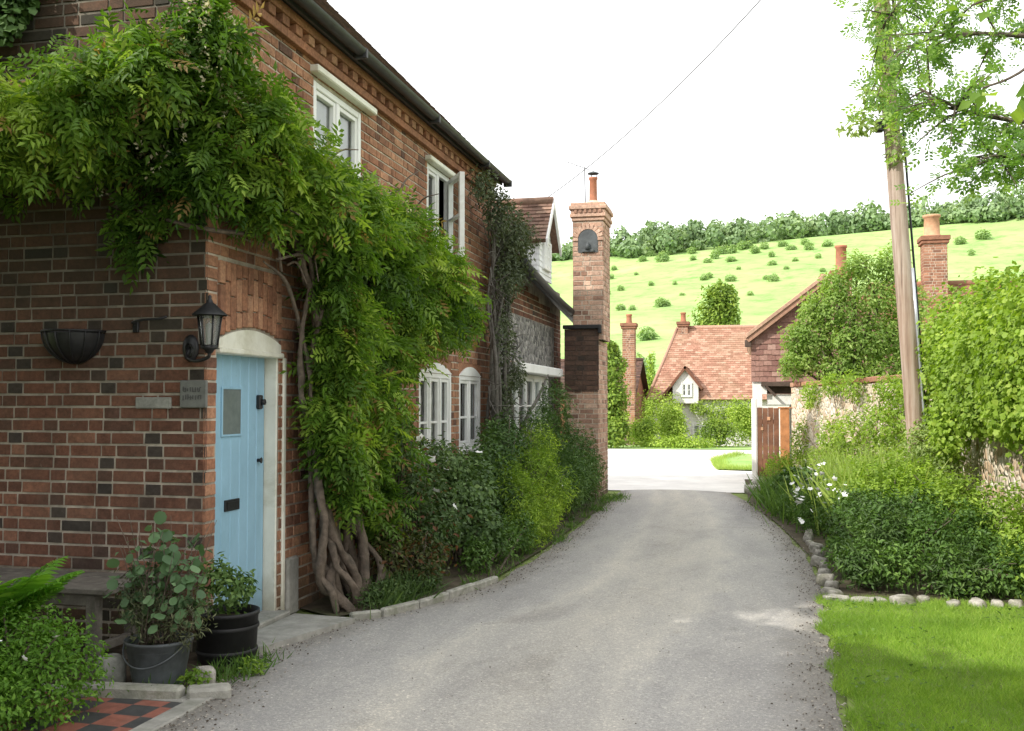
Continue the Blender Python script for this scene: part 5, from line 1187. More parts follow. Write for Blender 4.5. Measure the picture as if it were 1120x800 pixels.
plant('white_flowers', 'bushy clump thick with small white flowers spilling onto the lane', 'flowering plant', (.65, 12.7, 0), [(.66, 12.3, .22, .28, .5, .26), (.62, 12.9, .26, .28, .5, .26), (.5, 13.6, .22, .26, .5, .24), (.85, 12.8, .32, .3, .5, .26)], 5200, .05, 'narrow', L['midg'], None, 4, (fs, .032, M['petal']), sprig=.15)
plant('broadleaf_plant', 'dark broad-leaved plant behind the white flowers', 'plant', (.7, 14.6, 0), [(.72, 14.4, .36, .34, .5, .36), (.5, 15.2, .3, .3, .5, .32)], 1300, .12, 'leaf', L['dark'], None, 3, tlo=.2)
plant('sunny_plant', 'pale sunlit plants against the old garden wall', 'plant', (1.3, 16.4, 0), [(1.1, 15.8, .42, .38, .6, .42), (1.3, 17.2, .5, .4, .6, .44), (1.6, 14.6, .5, .36, .5, .46), (1.05, 18.5, .42, .3, .5, .4)], 6500, .07, 'narrow', L['dry'], None, 6, gap=.15, sprig=.2, droop=-.2, up=.8)
plant('gate_plant', 'tuft of green leaves at the foot of the brown gate', 'plant', (.5, 19.2, 0), [(.42, 19.0, .3, .3, .5, .32), (.75, 19.6, .36, .25, .4, .36)], 1800, .08, 'narrow', L['sun'], None, 3, droop=-.2)
plant('spire_plant', 'upright green plant on the lawn side of the ivy wall at the right edge', 'plant', (2.6, 8.7, 0), [(2.55, 8.75, .5, .22, .3, .45)], 1200, .08, 'leaf', L['sun'], None, 4)

# garden wall of flint and brick, ivy on the near length
gw = empty('garden_wall', (2.3, 13, 0), 'pale old flint and brick garden wall running from the brown gate towards the pole', 'wall')
wp = [(.72, 20.9), (1.55, 17.4), (2.35, 13.9), (2.55, 10.5), (2.7, 7), (2.95, 1)]
mb = MB(); mc = MB()
for (a, b) in zip(wp[:-1], wp[1:]):
    a, b = V3((*a, 0)), V3((*b, 0)); d = (b-a); n_ = V3((d.y, -d.x, 0)).normalized()
    if n_.x < 0: n_ = -n_
    P4 = [a, b, b+n_*.32, a+n_*.32]; h = 1.84
    vs = [(p.x, p.y, 0) for p in P4]+[(p.x, p.y, h) for p in P4]
    mb.add(vs, [(0, 1, 5, 4), (1, 2, 6, 5), (2, 3, 7, 6), (3, 0, 4, 7), (4, 5, 6, 7)])
    m_ = int(d.length/.24)
    for i in range(m_): mc.obox(a+d*((i+.5)/m_)+n_*.16+V3((0, 0, h+.05+.01*rr.random())), d.normalized()*.112, n_*.19, V3((0, 0, .045)), rr.uniform(.35, 1), 0, .012)
mb.build('wall', M['wallstone'], gw); mc.build('coping', M['brick_far'], gw)
iv = [(2.30, 13.2-.62*i, 1.98+.22*math.sin(i*1.9)+.05*(i > 3), .42, .58, .80-.06*(i % 3)) for i in range(9)]
iv += [(2.28, 11.0-.75*i, 1.62, .26, .5, .50) for i in range(4)]+[(2.15, 12.2, 1.3, .28, .4, .5), (2.2, 13.2, 1.2, .3, .35, .5)]
plant('ivy_hedge', 'billowing bright ivy hedge draped over the garden wall at the right', 'hedge', (2.5, 11, 0), iv, 38000, .05, 'ivy', L['sun'], None, 0, lump=.3, shell=.5, gap=.07, gf=8, droop=.45, sprig=.1)
plant('hazel_bush', 'pale bushy shrub behind the ivy hedge', 'shrub', (4.6, 17, 0), [(4.0, 17.0, 2.4, .9, .9, 1.2), (4.9, 17.4, 2.8, 1.0, 1.0, 1.2), (3.4, 18.5, 2.4, .9, .9, 1.2), (4.2, 17.2, 1.0, 1.2, 1.0, 1.1)], 9000, .10, 'leaf', L['olive'], None, 8, gap=.18, gf=5)

plant('wall_climber', 'sunlit climbers tumbling down the middle of the garden wall left of the pole', 'climber', (1.6, 16.5, 0), [(1.75, 15.4, 1.2, .3, .6, .55), (1.45, 16.6, 1.0, .28, .5, .5), (1.95, 14.4, 1.3, .28, .5, .6), (1.9, 15.0, 1.75, .3, .5, .25), (1.25, 18.0, .9, .24, .5, .45), (2.1, 13.9, .8, .3, .4, .5), (1.0, 19.2, 1.7, .2, .5, .3), (1.3, 17.9, 1.85, .24, .6, .22), (.88, 20.0, .8, .2, .4, .5), (1.55, 16.9, 1.8, .25, .5, .3)], 8500, .065, 'leaf', L['sun'], None, 6, gap=.25, gf=6, sprig=.18)

# telegraph pole
tp = empty('telegraph_pole', (2.0, 13.2, 0), 'tall leaning wooden telegraph pole with a metal conduit strip', 'pole')
lean = V3((-.061, .0, 1)); b0 = V3((2.0, 13.2, 0))
pl_m, nt, out = new_mat('pole_timber'); g = NT(nt); P0 = g.pos()
mp_ = g.n('ShaderNodeMapping'); mp_.inputs['Scale'].default_value = (26, 26, .8); g.l(P0, mp_.inputs[0])
cc = g.ramp(g.noise(1.0, 6, .7, mp_.outputs[0]), [(.3, (.17, .125, .10)), (.5, (.40, .31, .25)), (.72, (.56, .48, .42))])
cc = g.mix(g.ramp(g.noise(.7, 4, .6, P0), [(.45, (0, 0, 0)), (.7, (.7, .7, .7))]), cc, (.30, .17, .11)); g.principled(out, cc, .9, .15, g.bump(g.noise(1.0, 6, .7, mp_.outputs[0]), .6, .01))
mb = MB(); mb.tube([b0+lean*z for z in (0, 2, 4, 6, 8.3)], [.115, .109, .103, .098, .094], 16, 3); mb.build('shaft', pl_m, tp)
mb = MB(); off = V3((.10, -.062, 0)); mb.tube([b0+off+lean*z for z in (.1, 1.8, 3.2)], .02, 8, 2); mb.build('conduit', M['metal'], tp)
mb = MB(); off = V3((.135, .01, 0)); mb.tube([b0+off+lean*z for z in (.1, 3.0, 8.0)], .014, 6, 2); mb.build('cable', M['black'], tp)
mb = MB()
for i in range(12):
    z = 3.0+i*.42; sd = 1 if i % 2 else -1; p = b0+lean*z; mb.tube([p+V3((sd*.10, 0, 0)), p+V3((sd*.24, 0, .0)), p+V3((sd*.245, 0, .03))], .010, 6, 1)
if False: mb.build('step_iron', M['black'], tp)
mb = MB(); p = b0+lean*5.0+V3((-.15, -.03, 0)); mb.obox(p, (.05, 0, 0), (0, .05, 0), (0, 0, .08), .5, 0, .015); mb.build('junction_box', M['black'], tp)
topp = b0+lean*8.2
# the wire from the pole to the cottages
def wire(a, b, sag, label, r_=.008):
    mb = MB(); k = 24; pts = [V3(a).lerp(V3(b), i/k)-V3((0, 0, 4*sag*(i/k)*(1-i/k))) for i in range(k+1)]
    mb.tube(pts, r_, 5, 1); o = mb.build('overhead_wire', M['wire']); return tag(o, label, 'wire')
wire(topp+V3((-.1, 0, -.05)), WIRE_END, WIRE_SAG, 'single thin overhead wire sagging from the pole past the chimney pot')

# ------------------------------------------------------------------ overhanging tree at the right
def branch_tree(name, label, cat, base, trunk, limbs, leaf, n_per, size, lmat, lkind='spray', group=None, br=.3, seed=1, spread=.35, tw=7):
    q = random.Random(seed); r_ = empty(name, base, label, cat, group)
    mb = MB(); mb.tube(trunk[0], trunk[1], 12, 5, .5, 0, .3); mb.build('trunk', M['bark'], r_)
    mb = MB(); P_, O_ = [], []
    for pth, r0 in limbs:
        mb.tube(pth, list(np.linspace(r0, .008, len(pth))), 7, 4, .5, 0, .3)
        for a, b in zip(pth[:-1], pth[1:]):
            a, b = V3(a), V3(b)
            for _ in range(tw):
                s = a.lerp(b, q.random()); d = (b-a).normalized()*.4+V3((q.uniform(-1, 1), q.uniform(-1, 1), q.uniform(-.7, .55)))
                d = d.normalized()*spread*q.uniform(.6, 1.5); e = s+d; mb.tube([s, s+d*.5+V3((0, 0, .03)), e], [.010, .007, .003], 5, 2)
                for _ in range(n_per):
                    t_ = q.random()**.6; P_.append(tuple(s+d*t_+V3((q.gauss(0, .05), q.gauss(0, .05), q.gauss(0, .05))))); O_.append((d.x, d.y, d.z))
    mb.build('branch', M['bark'], r_)
    P = np.array(P_); O = norm(np.array(O_)); m = len(P)
    N = norm(rng.normal(size=(m, 3))*.6+np.array([0, 0, .9])); D = norm(O+rng.normal(size=(m, 3))*.8+np.array([0, 0, -.25]))
    leaves('crown', P, D, N, size*rng.uniform(.6, 1.3, m), lkind, lmat, r_)
    return r_
limbs = [([(4.0, 9.3, 3.4), (3.1, 9.1, 3.75), (2.3, 9.0, 3.85), (1.75, 8.9, 3.95), (1.35, 8.8, 4.15)], .06),
         ([(4.1, 9.4, 3.9), (3.2, 9.5, 4.5), (2.4, 9.4, 4.7), (1.7, 9.3, 4.75), (1.2, 9.2, 4.6)], .06),
         ([(4.0, 9.2, 3.0), (3.2, 8.8, 3.35), (2.5, 8.6, 3.45), (2.0, 8.6, 3.5), (1.75, 8.6, 3.45)], .045),
         ([(4.1, 9.4, 4.6), (3.2, 9.8, 5.3), (2.3, 9.9, 5.5), (1.5, 9.9, 5.4), (1.2, 10, 5.1)], .055),
         ([(4.1, 9.4, 5.0), (4.0, 9.2, 6.2), (3.6, 9.0, 7.2), (3.2, 8.8, 8.0)], .07), ([(4.2, 9.5, 4.4), (5.2, 9.8, 5.4), (6.2, 10, 6.0), (7, 10.2, 6.2)], .06),
         ([(4.1, 9.6, 4.2), (4.5, 10.8, 5.2), (4.6, 12, 5.9)], .05), ([(4.1, 9.2, 4.2), (4.2, 8.0, 5.0), (4.3, 7.0, 5.5)], .05)]
branch_tree('overhanging_tree', 'leafy tree leaning in from the right with branches across the white sky', 'tree', (4.3, 9.4, 0), ([(4.3, 9.4, 0), (4.2, 9.4, 1.5), (4.1, 9.35, 3.0), (4.1, 9.4, 5.0)], [.2, .17, .14, .09]), [(p, r_*.6) for p, r_ in limbs], None, 20, .12, L['twig'], seed=5, spread=.42, tw=12)
# low leaves hanging close to the lens side, from the same garden
mb_spots = [(.62, 3.02, 2.42), (.60, 3.0, 2.39), (.64, 3.05, 2.44), (.66, 3.0, 2.40), (.72, 3.0, 2.37), (.73, 3.02, 2.40), (.60, 3.0, 2.63), (.57, 3.02, 2.66), (.64, 3.0, 2.64), (.76, 3.0, 2.42)]
r_ = empty('vine_spray', (2.4, 3.0, 0), 'nearest hanging sprig of big bright green leaves at the upper right edge', 'climber')
mb = MB(); mb.tube([(2.4, 3.0, 0), (2.35, 3.0, 1.4), (2.0, 3.0, 2.5), (1.4, 3.0, 2.72), (.9, 3.0, 2.58), (.72, 3.0, 2.46), (.63, 3.02, 2.43)], [.02, .018, .014, .01, .006, .004, .003], 7, 5); mb.tube([(1.4, 3.0, 2.72), (.95, 3.0, 2.76), (.6, 3.0, 2.66)], [.007, .005, .003], 6, 5); mb.build('stem', M['vine'], r_)
pp = np.array(mb_spots+[(x, 3+rng.normal(0, .05), 2.60+.12*math.sin(x*4)+rng.normal(0, .05)) for x in rng.uniform(.9, 2.1, 40)]); m = len(pp)
leaves('foliage', pp, np.column_stack([rng.normal(-.4, .6, m), rng.normal(-.2, .4, m), rng.normal(-.5, .4, m)]), np.column_stack([rng.normal(-.3, .5, m), rng.normal(-.7, .4, m), rng.normal(.5, .4, m)]), np.full(m, .06)*rng.uniform(.7, 1.2, m), 'broad', L['lime'], r_)
# ivy on the head of the pole
plant('pole_ivy', 'light yellow-green climber wrapped round the upper telegraph pole', 'climber', tuple(b0+lean*4.7), [(1.66, 13.05, 5.9, .22, .22, .45), (1.62, 13.05, 6.6, .26, .26, .5), (1.70, 13.05, 5.25, .16, .18, .4), (1.72, 13.05, 4.7, .10, .15, .3), (1.58, 13.05, 7.4, .3, .3, .6), (1.30, 13.0, 5.0, .26, .2, .18), (1.45, 13.0, 5.3, .2, .2, .2)], 1700, .10, 'leaf', L['olive'], None, 0, gap=.2, sprig=.15)

# ------------------------------------------------------------------ outhouse with tile-hung gable, gate
oh = empty('outhouse', (1.2, 24, 0), 'small outhouse with reddish tile-hung gable and tiled verge on the right of the lane', 'outhouse')
OY = 22.0; ox0, ox1, apx, apz, ez = -.06, 2.9, 1.42, 4.02, 2.92
mb = MB(); S0 = V3((1, 0, 0))
tile_slope(mb, (ox0, OY, 1.98), (1, 0, 0), (0, .02, 1), ox1-ox0, apz-1.98-.05, 61, gw=.17, gh=.115, clip=lambda s: (max(0, (s+1.98-ez)/(apz-ez)*(apx-ox0)), (ox1-ox0)-max(0, (s+1.98-ez)/(apz-ez)*(ox1-apx))))
mb.add([(ox0, OY+.03, 1.95), (ox1, OY+.03, 1.95), (ox1, OY+.03, ez), (apx, OY+.03, apz), (ox0, OY+.03, ez)], [(0, 1, 2, 3, 4)], .4)
mb.build('hung_gable', M['tile_hung'], oh)
mb = MB(); mb.box(ox0+.02, ox0+.22, OY+.02, 28, 0, 2.9, .5); mb.box(ox0+.22, .26, OY+.02, OY+.2, 1.72, 1.95, .5); mb.box(.26, 2.9, OY+.12, OY+.3, 1.5, 1.72, .5); mb.box(.9, 2.9, OY+.08, 28, 0, 1.70, .5); mb.box(2.7, 2.9, OY+.31, 28, 1.72, 2.9, .5)
mb.build('wall', M['render'], oh)
mb = MB(); mb.box(.26, 2.9, OY+.16, OY+.28, 1.725, 1.96, .5); mb.box(.14, 2.95, OY-.06, OY+.02, 1.88, 1.97, .5, 0, .01); mb.obox((.34, OY-.03, 1.78), (.10, 0, -.10), (0, .04, 0), (.02, 0, .02), .5); mb.build('beam', M['tar'], oh)
mb = MB()
for (xe, sgn) in ((ox0-.10, 1), (ox1+.1, -1)):
    S_ = V3((apx-xe, 0, apz+.1-(ez-.02))); tile_slope(mb, (xe, OY-.12, ez-.02), (0, 1, 0), S_, 6.2, S_.length, 71+sgn)
    slab(mb, [(xe, OY-.12, ez-.03), (xe, OY+6.1, ez-.03), (apx, OY+6.1, apz+.09), (apx, OY-.12, apz+.09)], .09, .55)
    a, b = V3((xe, OY-.10, ez+.03)), V3((apx, OY-.10, apz+.14)); mb.obox((a+b)/2, (b-a)/2, (0, .05, 0), V3((0, 0, .05)), .9, 0, .01)
mb.tube([(apx, OY-.14, apz+.12), (apx, OY+6.1, apz+.12)], .1, 8, 1, .6)
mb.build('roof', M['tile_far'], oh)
mb = MB(); mb.box(ox0-.13, ox0+.01, OY-.1, OY-.02, ez-.2, ez-.05, .5, 0, .01); mb.build('verge_block', M['tar'], oh)
gt = empty('wooden_gate', (.35, 20.95, 0), 'brown boarded wooden gate with an orange post at the end of the garden wall', 'gate')
mb = MB()
for i in range(4): mb.box(.05+i*.108, .05+i*.108+.104, 20.95, 20.98, .05, 1.44-.01*(i % 2), .5, 0, .005)
mb.box(.05, .48, 20.98, 21.01, .3, .4, .5); mb.box(.05, .48, 20.98, 21.01, 1.1, 1.2, .5)
mb.build('boards', M['brown_wood'], gt)
mb = MB(); mb.box(.50, .68, 20.88, 21.02, 0, 1.42, .5, 0, .012); mb.box(.46, .72, 20.86, 21.04, 1.42, 1.45, .5, 0, .006); mb.build('post', M['orange_wood'], gt)
mb = MB(); mb.box(-.06, .04, 20.92, 21.04, 0, 1.62, .5, 0, .012); mb.build('white_post', M['render'], gt)
mb = MB(); mb.box(.25, .31, 20.93, 20.95, 1.18, 1.25, .5, 0, .004); mb.box(.12, .17, 20.935, 20.95, .98, 1.04, .5, 0, .004); mb.build('notice', M['pot_pale'], gt)

# small garden tree before the outhouse
def tree(name, label, cat, base, h_trunk, blobs, n, size, kind, mat, group=None, tr=.09, seed=1, **kw):
    r_ = empty(name, base, label, cat, group); q = random.Random(seed)
    mb = MB(); b = V3(base); ctr = V3((np.mean([k[0] for k in blobs]), np.mean([k[1] for k in blobs]), np.mean([k[2] for k in blobs])))
    f_ = V3((b.x, b.y, b.z+h_trunk)); mb.tube([b, b.lerp(f_, .5)+V3((q.uniform(-.03, .03), 0, 0)), f_, f_.lerp(ctr, .7)], [tr*1.2, tr, tr*.85, tr*.4], 10, 4, .5, 0, .3)
    for k in blobs:
        c = V3(k[:3]); mb.tube([f_, f_.lerp(c, .5)+V3((0, 0, -.1*k[5])), c], [tr*.6, tr*.4, tr*.12], 7, 4, .5, 0, .3)
        for _ in range(5):
            e = c+V3((q.uniform(-1, 1)*k[3], q.uniform(-1, 1)*k[4], q.uniform(-.8, 1)*k[5]))*.8; mb.tube([c, c.lerp(e, .5), e], [tr*.2, tr*.13, tr*.05], 5, 2)
    mb.build('trunk', M['bark'], r_)
    foliage('crown', blobs, n, size, kind, mat, r_, **kw); return r_
tree('garden_tree', 'small spreading fresh green tree partly hiding the tile-hung gable', 'tree', (1.75, 20.2, 0), 1.7, [(1.2, 20.2, 2.75, .55, .5, .55), (1.9, 20.0, 2.7, .6, .55, .6), (2.5, 20.3, 2.8, .6, .5, .6), (1.55, 20.1, 3.35, .5, .5, .45), (2.25, 20.2, 3.6, .5, .5, .5), (2.55, 20.2, 4.15, .36, .4, .42), (.95, 20.2, 2.35, .35, .4, .3), (2.9, 20.4, 3.3, .45, .4, .6), (1.6, 20.0, 2.15, .5, .4, .35), (2.3, 20.0, 2.1, .5, .4, .4), (2.9, 20.2, 2.3, .4, .4, .5), (.72, 20.2, 2.3, .3, .4, .32), (.82, 20.2, 2.75, .34, .4, .36), (1.1, 20.2, 3.3, .36, .4, .36), (1.55, 20.2, 3.8, .36, .4, .34), (1.95, 20.2, 4.15, .34, .4, .32)], 19000, .085, 'leaf', L['fresh'], None, .09, 3, gap=.2, gf=6, sprig=.12)

# house behind it, only roof and stacks show
def simple_house(name, label, x0, x1, y0, y1, ez, rz, wallm, roofm, hipL=0.0, hipR=0.0, z0=-.5, tiles=True):
    r_ = empty(name, ((x0+x1)/2, (y0+y1)/2, z0), label, 'house'); mb = MB()
    ym = (y0+y1)/2
    mb.add([(x0, y0, z0), (x1, y0, z0), (x1, y1, z0), (x0, y1, z0), (x0, y0, ez), (x1, y0, ez), (x1, y1, ez), (x0, y1, ez)], [(0, 1, 5, 4), (1, 2, 6, 5), (2, 3, 7, 6), (3, 0, 4, 7)])
    if hipL == 0: mb.add([(x0, y0, ez), (x0, y1, ez), (x0, ym, rz-.08)], [(0, 1, 2)])
    if hipR == 0: mb.add([(x1, y0, ez), (x1, y1, ez), (x1, ym, rz-.08)], [(0, 1, 2)])
    mb.build('wall', wallm, r_)
    mb = MB(); o_ = .22; a, b = x0-o_, x1+o_; sl = V3((0, ym-y0+o_, rz-ez+.1)); H = sl.length; W = b-a
    if tiles: tile_slope(mb, (a, y0-o_, ez-.1), (1, 0, 0), sl, W, H, 91, gw=.2, gh=.13, clip=lambda s: (hipL*s/H, W-hipR*s/H))
    mb.add([(a, y0-o_, ez-.105), (b, y0-o_, ez-.105), (b-hipR, ym, rz-.005), (a+hipL, ym, rz-.005)], [(0, 1, 2, 3)], .5)
    mb.add([(a, y1+o_, ez-.105), (b, y1+o_, ez-.105), (b-hipR, ym, rz-.005), (a+hipL, ym, rz-.005)], [(0, 1, 2, 3)], .5)
    for (xx, xr) in ((a, a+hipL), (b, b-hipR)):
        if abs(xx-xr) > .01: mb.add([(xx, y0-o_, ez-.105), (xx, y1+o_, ez-.105), (xr, ym, rz-.005)], [(0, 1, 2)], .5)
    mb.tube([(a+hipL, ym, rz), (b-hipR, ym, rz)], .10, 8, 1, .7)
    if hipL: mb.tube([(a, y0-o_, ez-.08), (a+hipL, ym, rz)], .07, 6, 1, .7)
    rf = mb.build('roof', roofm, r_)
    return r_, rf
def far_stack(parent, x, y, w_, d_, z0, z1, pots, potm, pr=.13, ph=.5, seed=3):
    mb = MB(); stack(mb, x-w_/2, x+w_/2, y-d_/2, y+d_/2, z0, z1, seed)
    for i, (za, zb_, gx) in enumerate(((z1-.22, z1-.14, .05), (z1-.13, z1, .08))): mb.box(x-w_/2-gx, x+w_/2+gx, y-d_/2-gx, y+d_/2+gx, za, zb_, .35, 0, .01)
    ch = mb.build('chimney', [M['brick_far'], M['mortar_pale']], parent)
    for px_ in pots:
        mb = MB(); mb.lathe((x+px_, y, z1), [(pr*1.15, 0), (pr*1.1, .05), (pr, .08), (pr*.92, ph-.08), (pr*1.1, ph-.06), (pr*1.1, ph), (pr*.8, ph), (pr*.75, .1)], 14); mb.build('chimney_pot', potm, ch)
hr, hrf = simple_house('brick_house', 'brick house behind the garden trees, only its two chimneys showing', 2.0, 7.5, 28, 33, 2.6, 4.9, M['brick_far'], M['tile'], 1.5, 0)
far_stack(hrf, 2.46, 30.2, .52, .6, 4.2, 5.3, (0,), M['pot'], .16, .75, 3)
far_stack(hrf, 4.95, 30.2, .62, .6, 4.2, 6.2, (-.04,), M['pot_pale'], .22, .62, 5)
# far cottage with red tiled roof and white dormer
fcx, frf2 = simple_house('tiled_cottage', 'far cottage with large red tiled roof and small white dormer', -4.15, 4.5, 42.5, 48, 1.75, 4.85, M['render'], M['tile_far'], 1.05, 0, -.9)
far_stack(frf2, -3.05, 45.2, .42, .5, 4.5, 5.12, (0,), M['pot'], .12, .42, 7)
mb = MB(); mb.add([(-3.30, 42.2, 1.5), (-2.25, 42.2, 1.5), (-2.25, 42.2, 2.2), (-2.78, 42.2, 2.95), (-3.30, 42.2, 2.2)], [(0, 1, 2, 3, 4)])
mb.add([(-3.30, 42.2, 1.5), (-3.30, 44.0, 1.5), (-3.30, 44.0, 2.2), (-3.30, 42.2, 2.2)], [(0, 1, 2, 3)]); mb.add([(-2.25, 42.2, 1.5), (-2.25, 44.0, 1.5), (-2.25, 44.0, 2.2), (-2.25, 42.2, 2.2)], [(0, 1, 2, 3)])
mb.build('dormer', M['render'], fcx)
mb = MB()
for (xe, dx) in ((-4.0, 1.22), (-2.05, -.73)):
    zl = 2.95+.08-abs(dx)*1.25
    slab(mb, [(xe, 42.05, zl), (xe, 44.6, zl), (-2.78, 45.4, 3.05), (-2.78, 42.05, 3.05)], .1, .2)
mb.build('dormer_roof', M['tile'], fcx)
window(fcx, (-3.30, 42.19, 0), (1, 0, 0), (0, -1, 0), .35, .80, 1.75, 2.35, 2, (.5,), .01, fw=.05, name='dormer_window', sill=False)
window(fcx, (-4.15, 42.48, 0), (1, 0, 0), (0, -1, 0), 1.62, 2.3, -.25, .65, 2, (.33, .66), .01, fw=.06)
window(fcx, (-4.15, 42.48, 0), (1, 0, 0), (0, -1, 0), 3.0, 3.8, .6, 1.4, 2, (.33, .66), .01, fw=.06)
# brick outbuilding with ivy and stack, beyond the tall chimney
ob, obr = simple_house('brick_barn', 'low dark-roofed barn left of the far cottage with a tall brick end stack', -11, -4.6, 38.5, 43.5, 1.85, 3.25, M['brick_far'], M['tile_dark'], 0, 0, -.8)
far_stack(ob, -4.62, 38.2, .46, .5, -.6, 4.55, (0,), M['pot'], .11, .35, 13)
plant('ivy_column', 'dark ivy growing up beside the far brick stack, just right of the tall chimney', 'climber', (-4.5, 33.6, 0), [(-4.55, 33.6, .7, .6, .5, .8), (-4.6, 33.7, 1.7, .55, .5, .7), (-4.65, 33.8, 2.7, .5, .45, .6), (-4.8, 33.8, 3.3, .5, .45, .5)], 5000, .10, 'ivy', L['fardark'], None, 4, gap=.1)

# far hedges and garden shrubs across the road
FH = [('garden_shrub', 'rounded bright shrub at the left end of the far roadside, beneath the ivy', (-3.75, 34.6, .55, .6, .5, .65), 'far'),
      ('garden_shrub', 'taller light shrub under the dormer on the far roadside', (-2.75, 35.3, .8, .65, .5, .95), 'far'),
      ('roadside_hedge', 'low clipped far hedge with darker top to the right of the white window', (-1.1, 35.0, .5, 1.0, .5, .62), 'fardark'),
      ('roadside_hedge', 'low pale hedge along the far verge nearest the road', (-2.6, 34.1, .18, 1.7, .35, .32), 'far'),
      ('garden_shrub', 'feathery yellow-green shrub reaching the eaves of the far cottage', (-3.5, 38.5, 1.0, 1.0, .6, 1.2), 'far'),
      ('garden_shrub', 'dark small bush beside the white ground-floor window of the far cottage', (-2.75, 36.8, .5, .45, .5, .85), 'fardark'),
      ('cottage_climber', 'leafy climber along the front of the far cottage below the eaves', (-1.2, 41.9, 1.1, 1.1, .3, .55), 'far'),
      ('garden_shrub', 'bright bush against the white corner of the outhouse across the road', (-.35, 36.5, .9, .6, .5, .95), 'far')]
for i, (nm, lb, b, lm) in enumerate(FH):
    foot = b[2]-b[5]; blobs = [(b[0]+rng.uniform(-.5, .5)*b[3], b[1]+rng.uniform(-.4, .4)*b[4], b[2]+rng.uniform(-.3, .35)*b[5], b[3]*.62, b[4]*.7, b[5]*.62) for _ in range(4)]+[b]
    if nm == 'cottage_climber': blobs = [(-2.2, 42.2, 1.3, .55, .2, .4), (-1.5, 42.2, 1.1, .6, .2, .6), (-.8, 42.2, 1.2, .6, .2, .5), (-.3, 42.2, .9, .5, .2, .8)]
    shrub(nm, lb, 'hedge' if 'hedge' in nm else 'shrub', blobs, 2600, .10, 'leaf', L[lm], None, gap=.12, gf=5, sprig=.15)

# ------------------------------------------------------------------ trees and bushes of the valley and hill
tree('evergreen_tree', 'dark rounded tree standing behind the red tiled roof', 'tree', (-2.0, 62, -.8), 2, [(-2.1, 62, 4.8, 2.1, 1.6, 2.2), (-2.0, 62, 6.8, 1.6, 1.4, 1.8), (-3.2, 62, 4.2, 1.2, 1, 1.5), (-.9, 62, 4.6, 1.3, 1, 1.6), (-1.9, 62, 8.0, 1.0, .9, 1.1)], 11000, .26, 'leaf', L['fardark'], None, .2, 4, gap=.1, gf=3, sprig=.1)
for i, (x, y, h) in enumerate(((-6.9, 62, 4.9), (-6.35, 64, 5.3))):
    tree('conifer', ['small bright conifer, left of the pair above the barn roof', 'small bright conifer, right of the pair above the barn roof'][i], 'tree', (x, y, -.8), 1, [(x, y, 1.2, .65, .6, 1.4), (x, y, 2.6, .48, .45, 1.2), (x, y, 3.7+i*.3, .3, .3, .9)], 1600, .2, 'leaf', L['far'], None, .12, i, gap=.1, gf=4)
plant('valley_bush', 'grey-green bush clump at the foot of the hill beside the tall chimney', 'tree', (-9.5, 70, 0), [(-9.8, 70, 4.4, 1.2, 1, 1.3), (-8.2, 72, 4.0, 1.1, 1, 1.3), (-7.5, 71, 3.6, .8, 1, 1.0), (-10.5, 70, 2, 2, 1, 2), (-8, 71, 1.6, 2, 1, 2)], 3600, .3, 'leaf', L['wood'], None, 0, gap=.1, gf=2.5)
tree('hedgerow_tree', 'pale tree beside the outhouse verge at the foot of the hill', 'tree', (.9, 75, -.5), 1.5, [(.2, 75, 3.4, 1.3, 1, 1.2), (1.6, 76, 4.0, 1.6, 1, 1.5), (3.2, 76, 4.2, 1.6, 1, 1.6)], 3600, .3, 'leaf', L['wood'], None, .2, 8, gap=.1, gf=2.5)
tree('garden_ash', 'light green tree filling the gap above the ivy hedge at the right', 'tree', (9.6, 36, 0), 2, [(8.6, 36, 4.2, 1.4, 1, 1.4), (10.0, 37, 4.8, 1.6, 1.2, 1.6), (7.4, 36, 3.6, 1.2, 1, 1.2), (9, 36, 3, 1.6, 1, 1.4), (11.2, 37, 5.6, 1.4, 1.2, 1.6)], 8000, .18, 'leaf', L['olive'], None, .2, 9, gap=.15, gf=3)
HB = HILLBUSH
proto = []
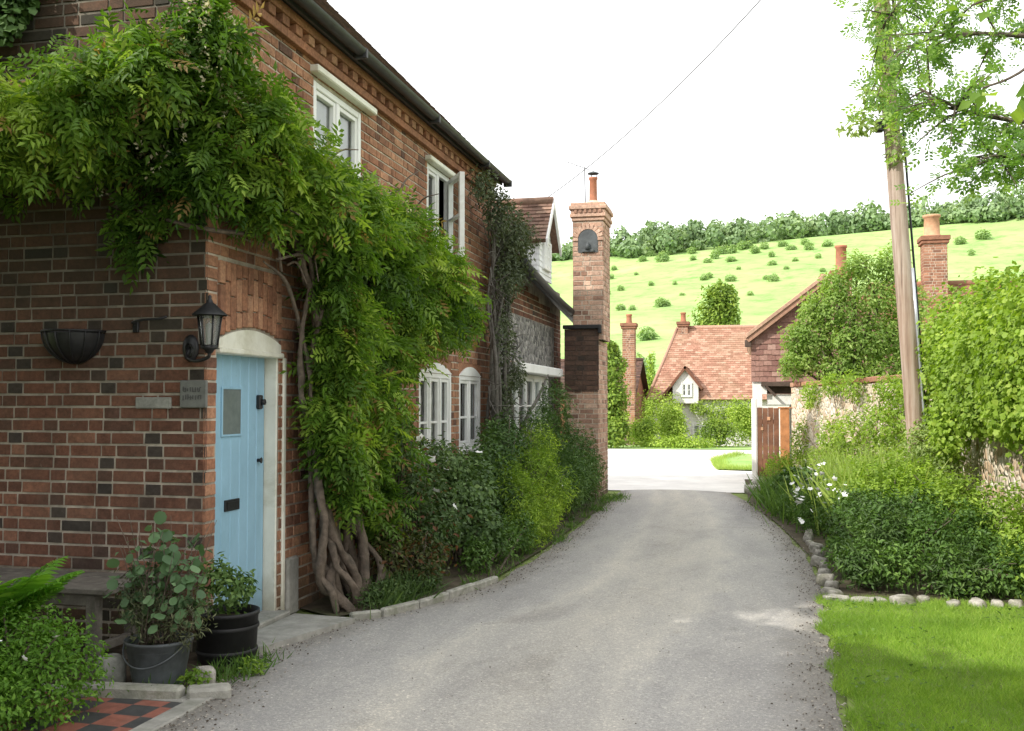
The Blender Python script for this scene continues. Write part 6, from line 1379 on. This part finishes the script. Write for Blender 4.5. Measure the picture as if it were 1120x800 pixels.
for i, (x, y, s) in enumerate(HB):
    z = terrain_z(x, y)
    if i < 3:
        bl = [(x, y, z+s*.75, s*.8, s*.8, s*.8), (x+s*.5, y, z+s*.5, s*.5, s*.5, s*.5), (x-s*.4, y, z+s*.45, s*.5, s*.5, s*.45)]
        r_ = empty('hill_bush', (x, y, z), 'small dark bush dotted on the bright open hillside', 'bush', 'scattered bushes on the hillside')
        foliage('foliage', bl, 420, s*.34, 'leaf', L['hill'], r_, gap=.05, lump=.3); proto.append((r_, s))
    else:
        pr, s0 = proto[i % 3]; r_ = copy_tree(pr); r_.location = (x, y, z-.1); k = 1.5*s/s0*rng.uniform(.8, 1.2); r_.scale = (k*rng.uniform(.9, 1.4), k, k*rng.uniform(.8, 1.1)); r_.rotation_euler = (0, 0, rng.uniform(0, 6))
# the wood along the crest: one mass
P_, O_ = [], []
for i in range(680):
    x = rng.uniform(-170, 190); y = 338+rng.uniform(-6, 26)+8*math.sin(x*.05)
    r0 = rng.uniform(2.0, 4.6); z = terrain_z(x, min(y, 345)); hh = rng.uniform(3.6, 7.4) if i % 5 < 3 else rng.uniform(2.0, 3.4)
    p, o_ = blob_pts([(x, y, z+hh*.75, r0, r0, hh*.8)], 150, .3, .3); P_.append(p); O_.append(o_)
P = np.vstack(P_); O = np.vstack(O_); m = len(P); N = norm(O+rng.normal(size=(m, 3))*.35)
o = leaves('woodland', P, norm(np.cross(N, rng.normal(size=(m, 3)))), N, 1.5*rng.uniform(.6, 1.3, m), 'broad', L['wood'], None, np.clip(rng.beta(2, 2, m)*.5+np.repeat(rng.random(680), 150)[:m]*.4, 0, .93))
tag(o, 'dense woodland along the crest of the hill', 'woodland', kind='stuff')

tree('roadside_tree', 'broad tree at the roadside behind the cottages, shading the far road', 'tree', (-10.5, 21, 0), 2.5, [(-10.5, 21, 5.6, 2.2, 2.2, 1.9), (-9.3, 21.6, 4.8, 1.5, 1.5, 1.3), (-11.6, 20.6, 5, 1.6, 1.5, 1.4)], 7000, .3, 'broad', L['shade'], None, .18, 41)

# ------------------------------------------------------------------ trees of the garden behind the viewer, left: they shade lane and gable
for i, (x, y, s, lb) in enumerate(SHADE):
    tree('shade_tree', lb, 'tree', (x, y, 0), 2.0, [(x, y, s*.72, s*.36, s*.36, s*.26), (x+s*.2, y-s*.12, s*.6, s*.26, s*.26, s*.24), (x-s*.2, y+s*.12, s*.62, s*.28, s*.28, s*.24), (x+s*.05, y+s*.22, s*.56, s*.26, s*.26, s*.22), (x-s*.1, y-s*.22, s*.6, s*.26, s*.26, s*.24), (x, y, s*.42, s*.34, s*.34, s*.2)], 11000, .34, 'broad', L['shade'], None, .16, 20+i, lump=.2)
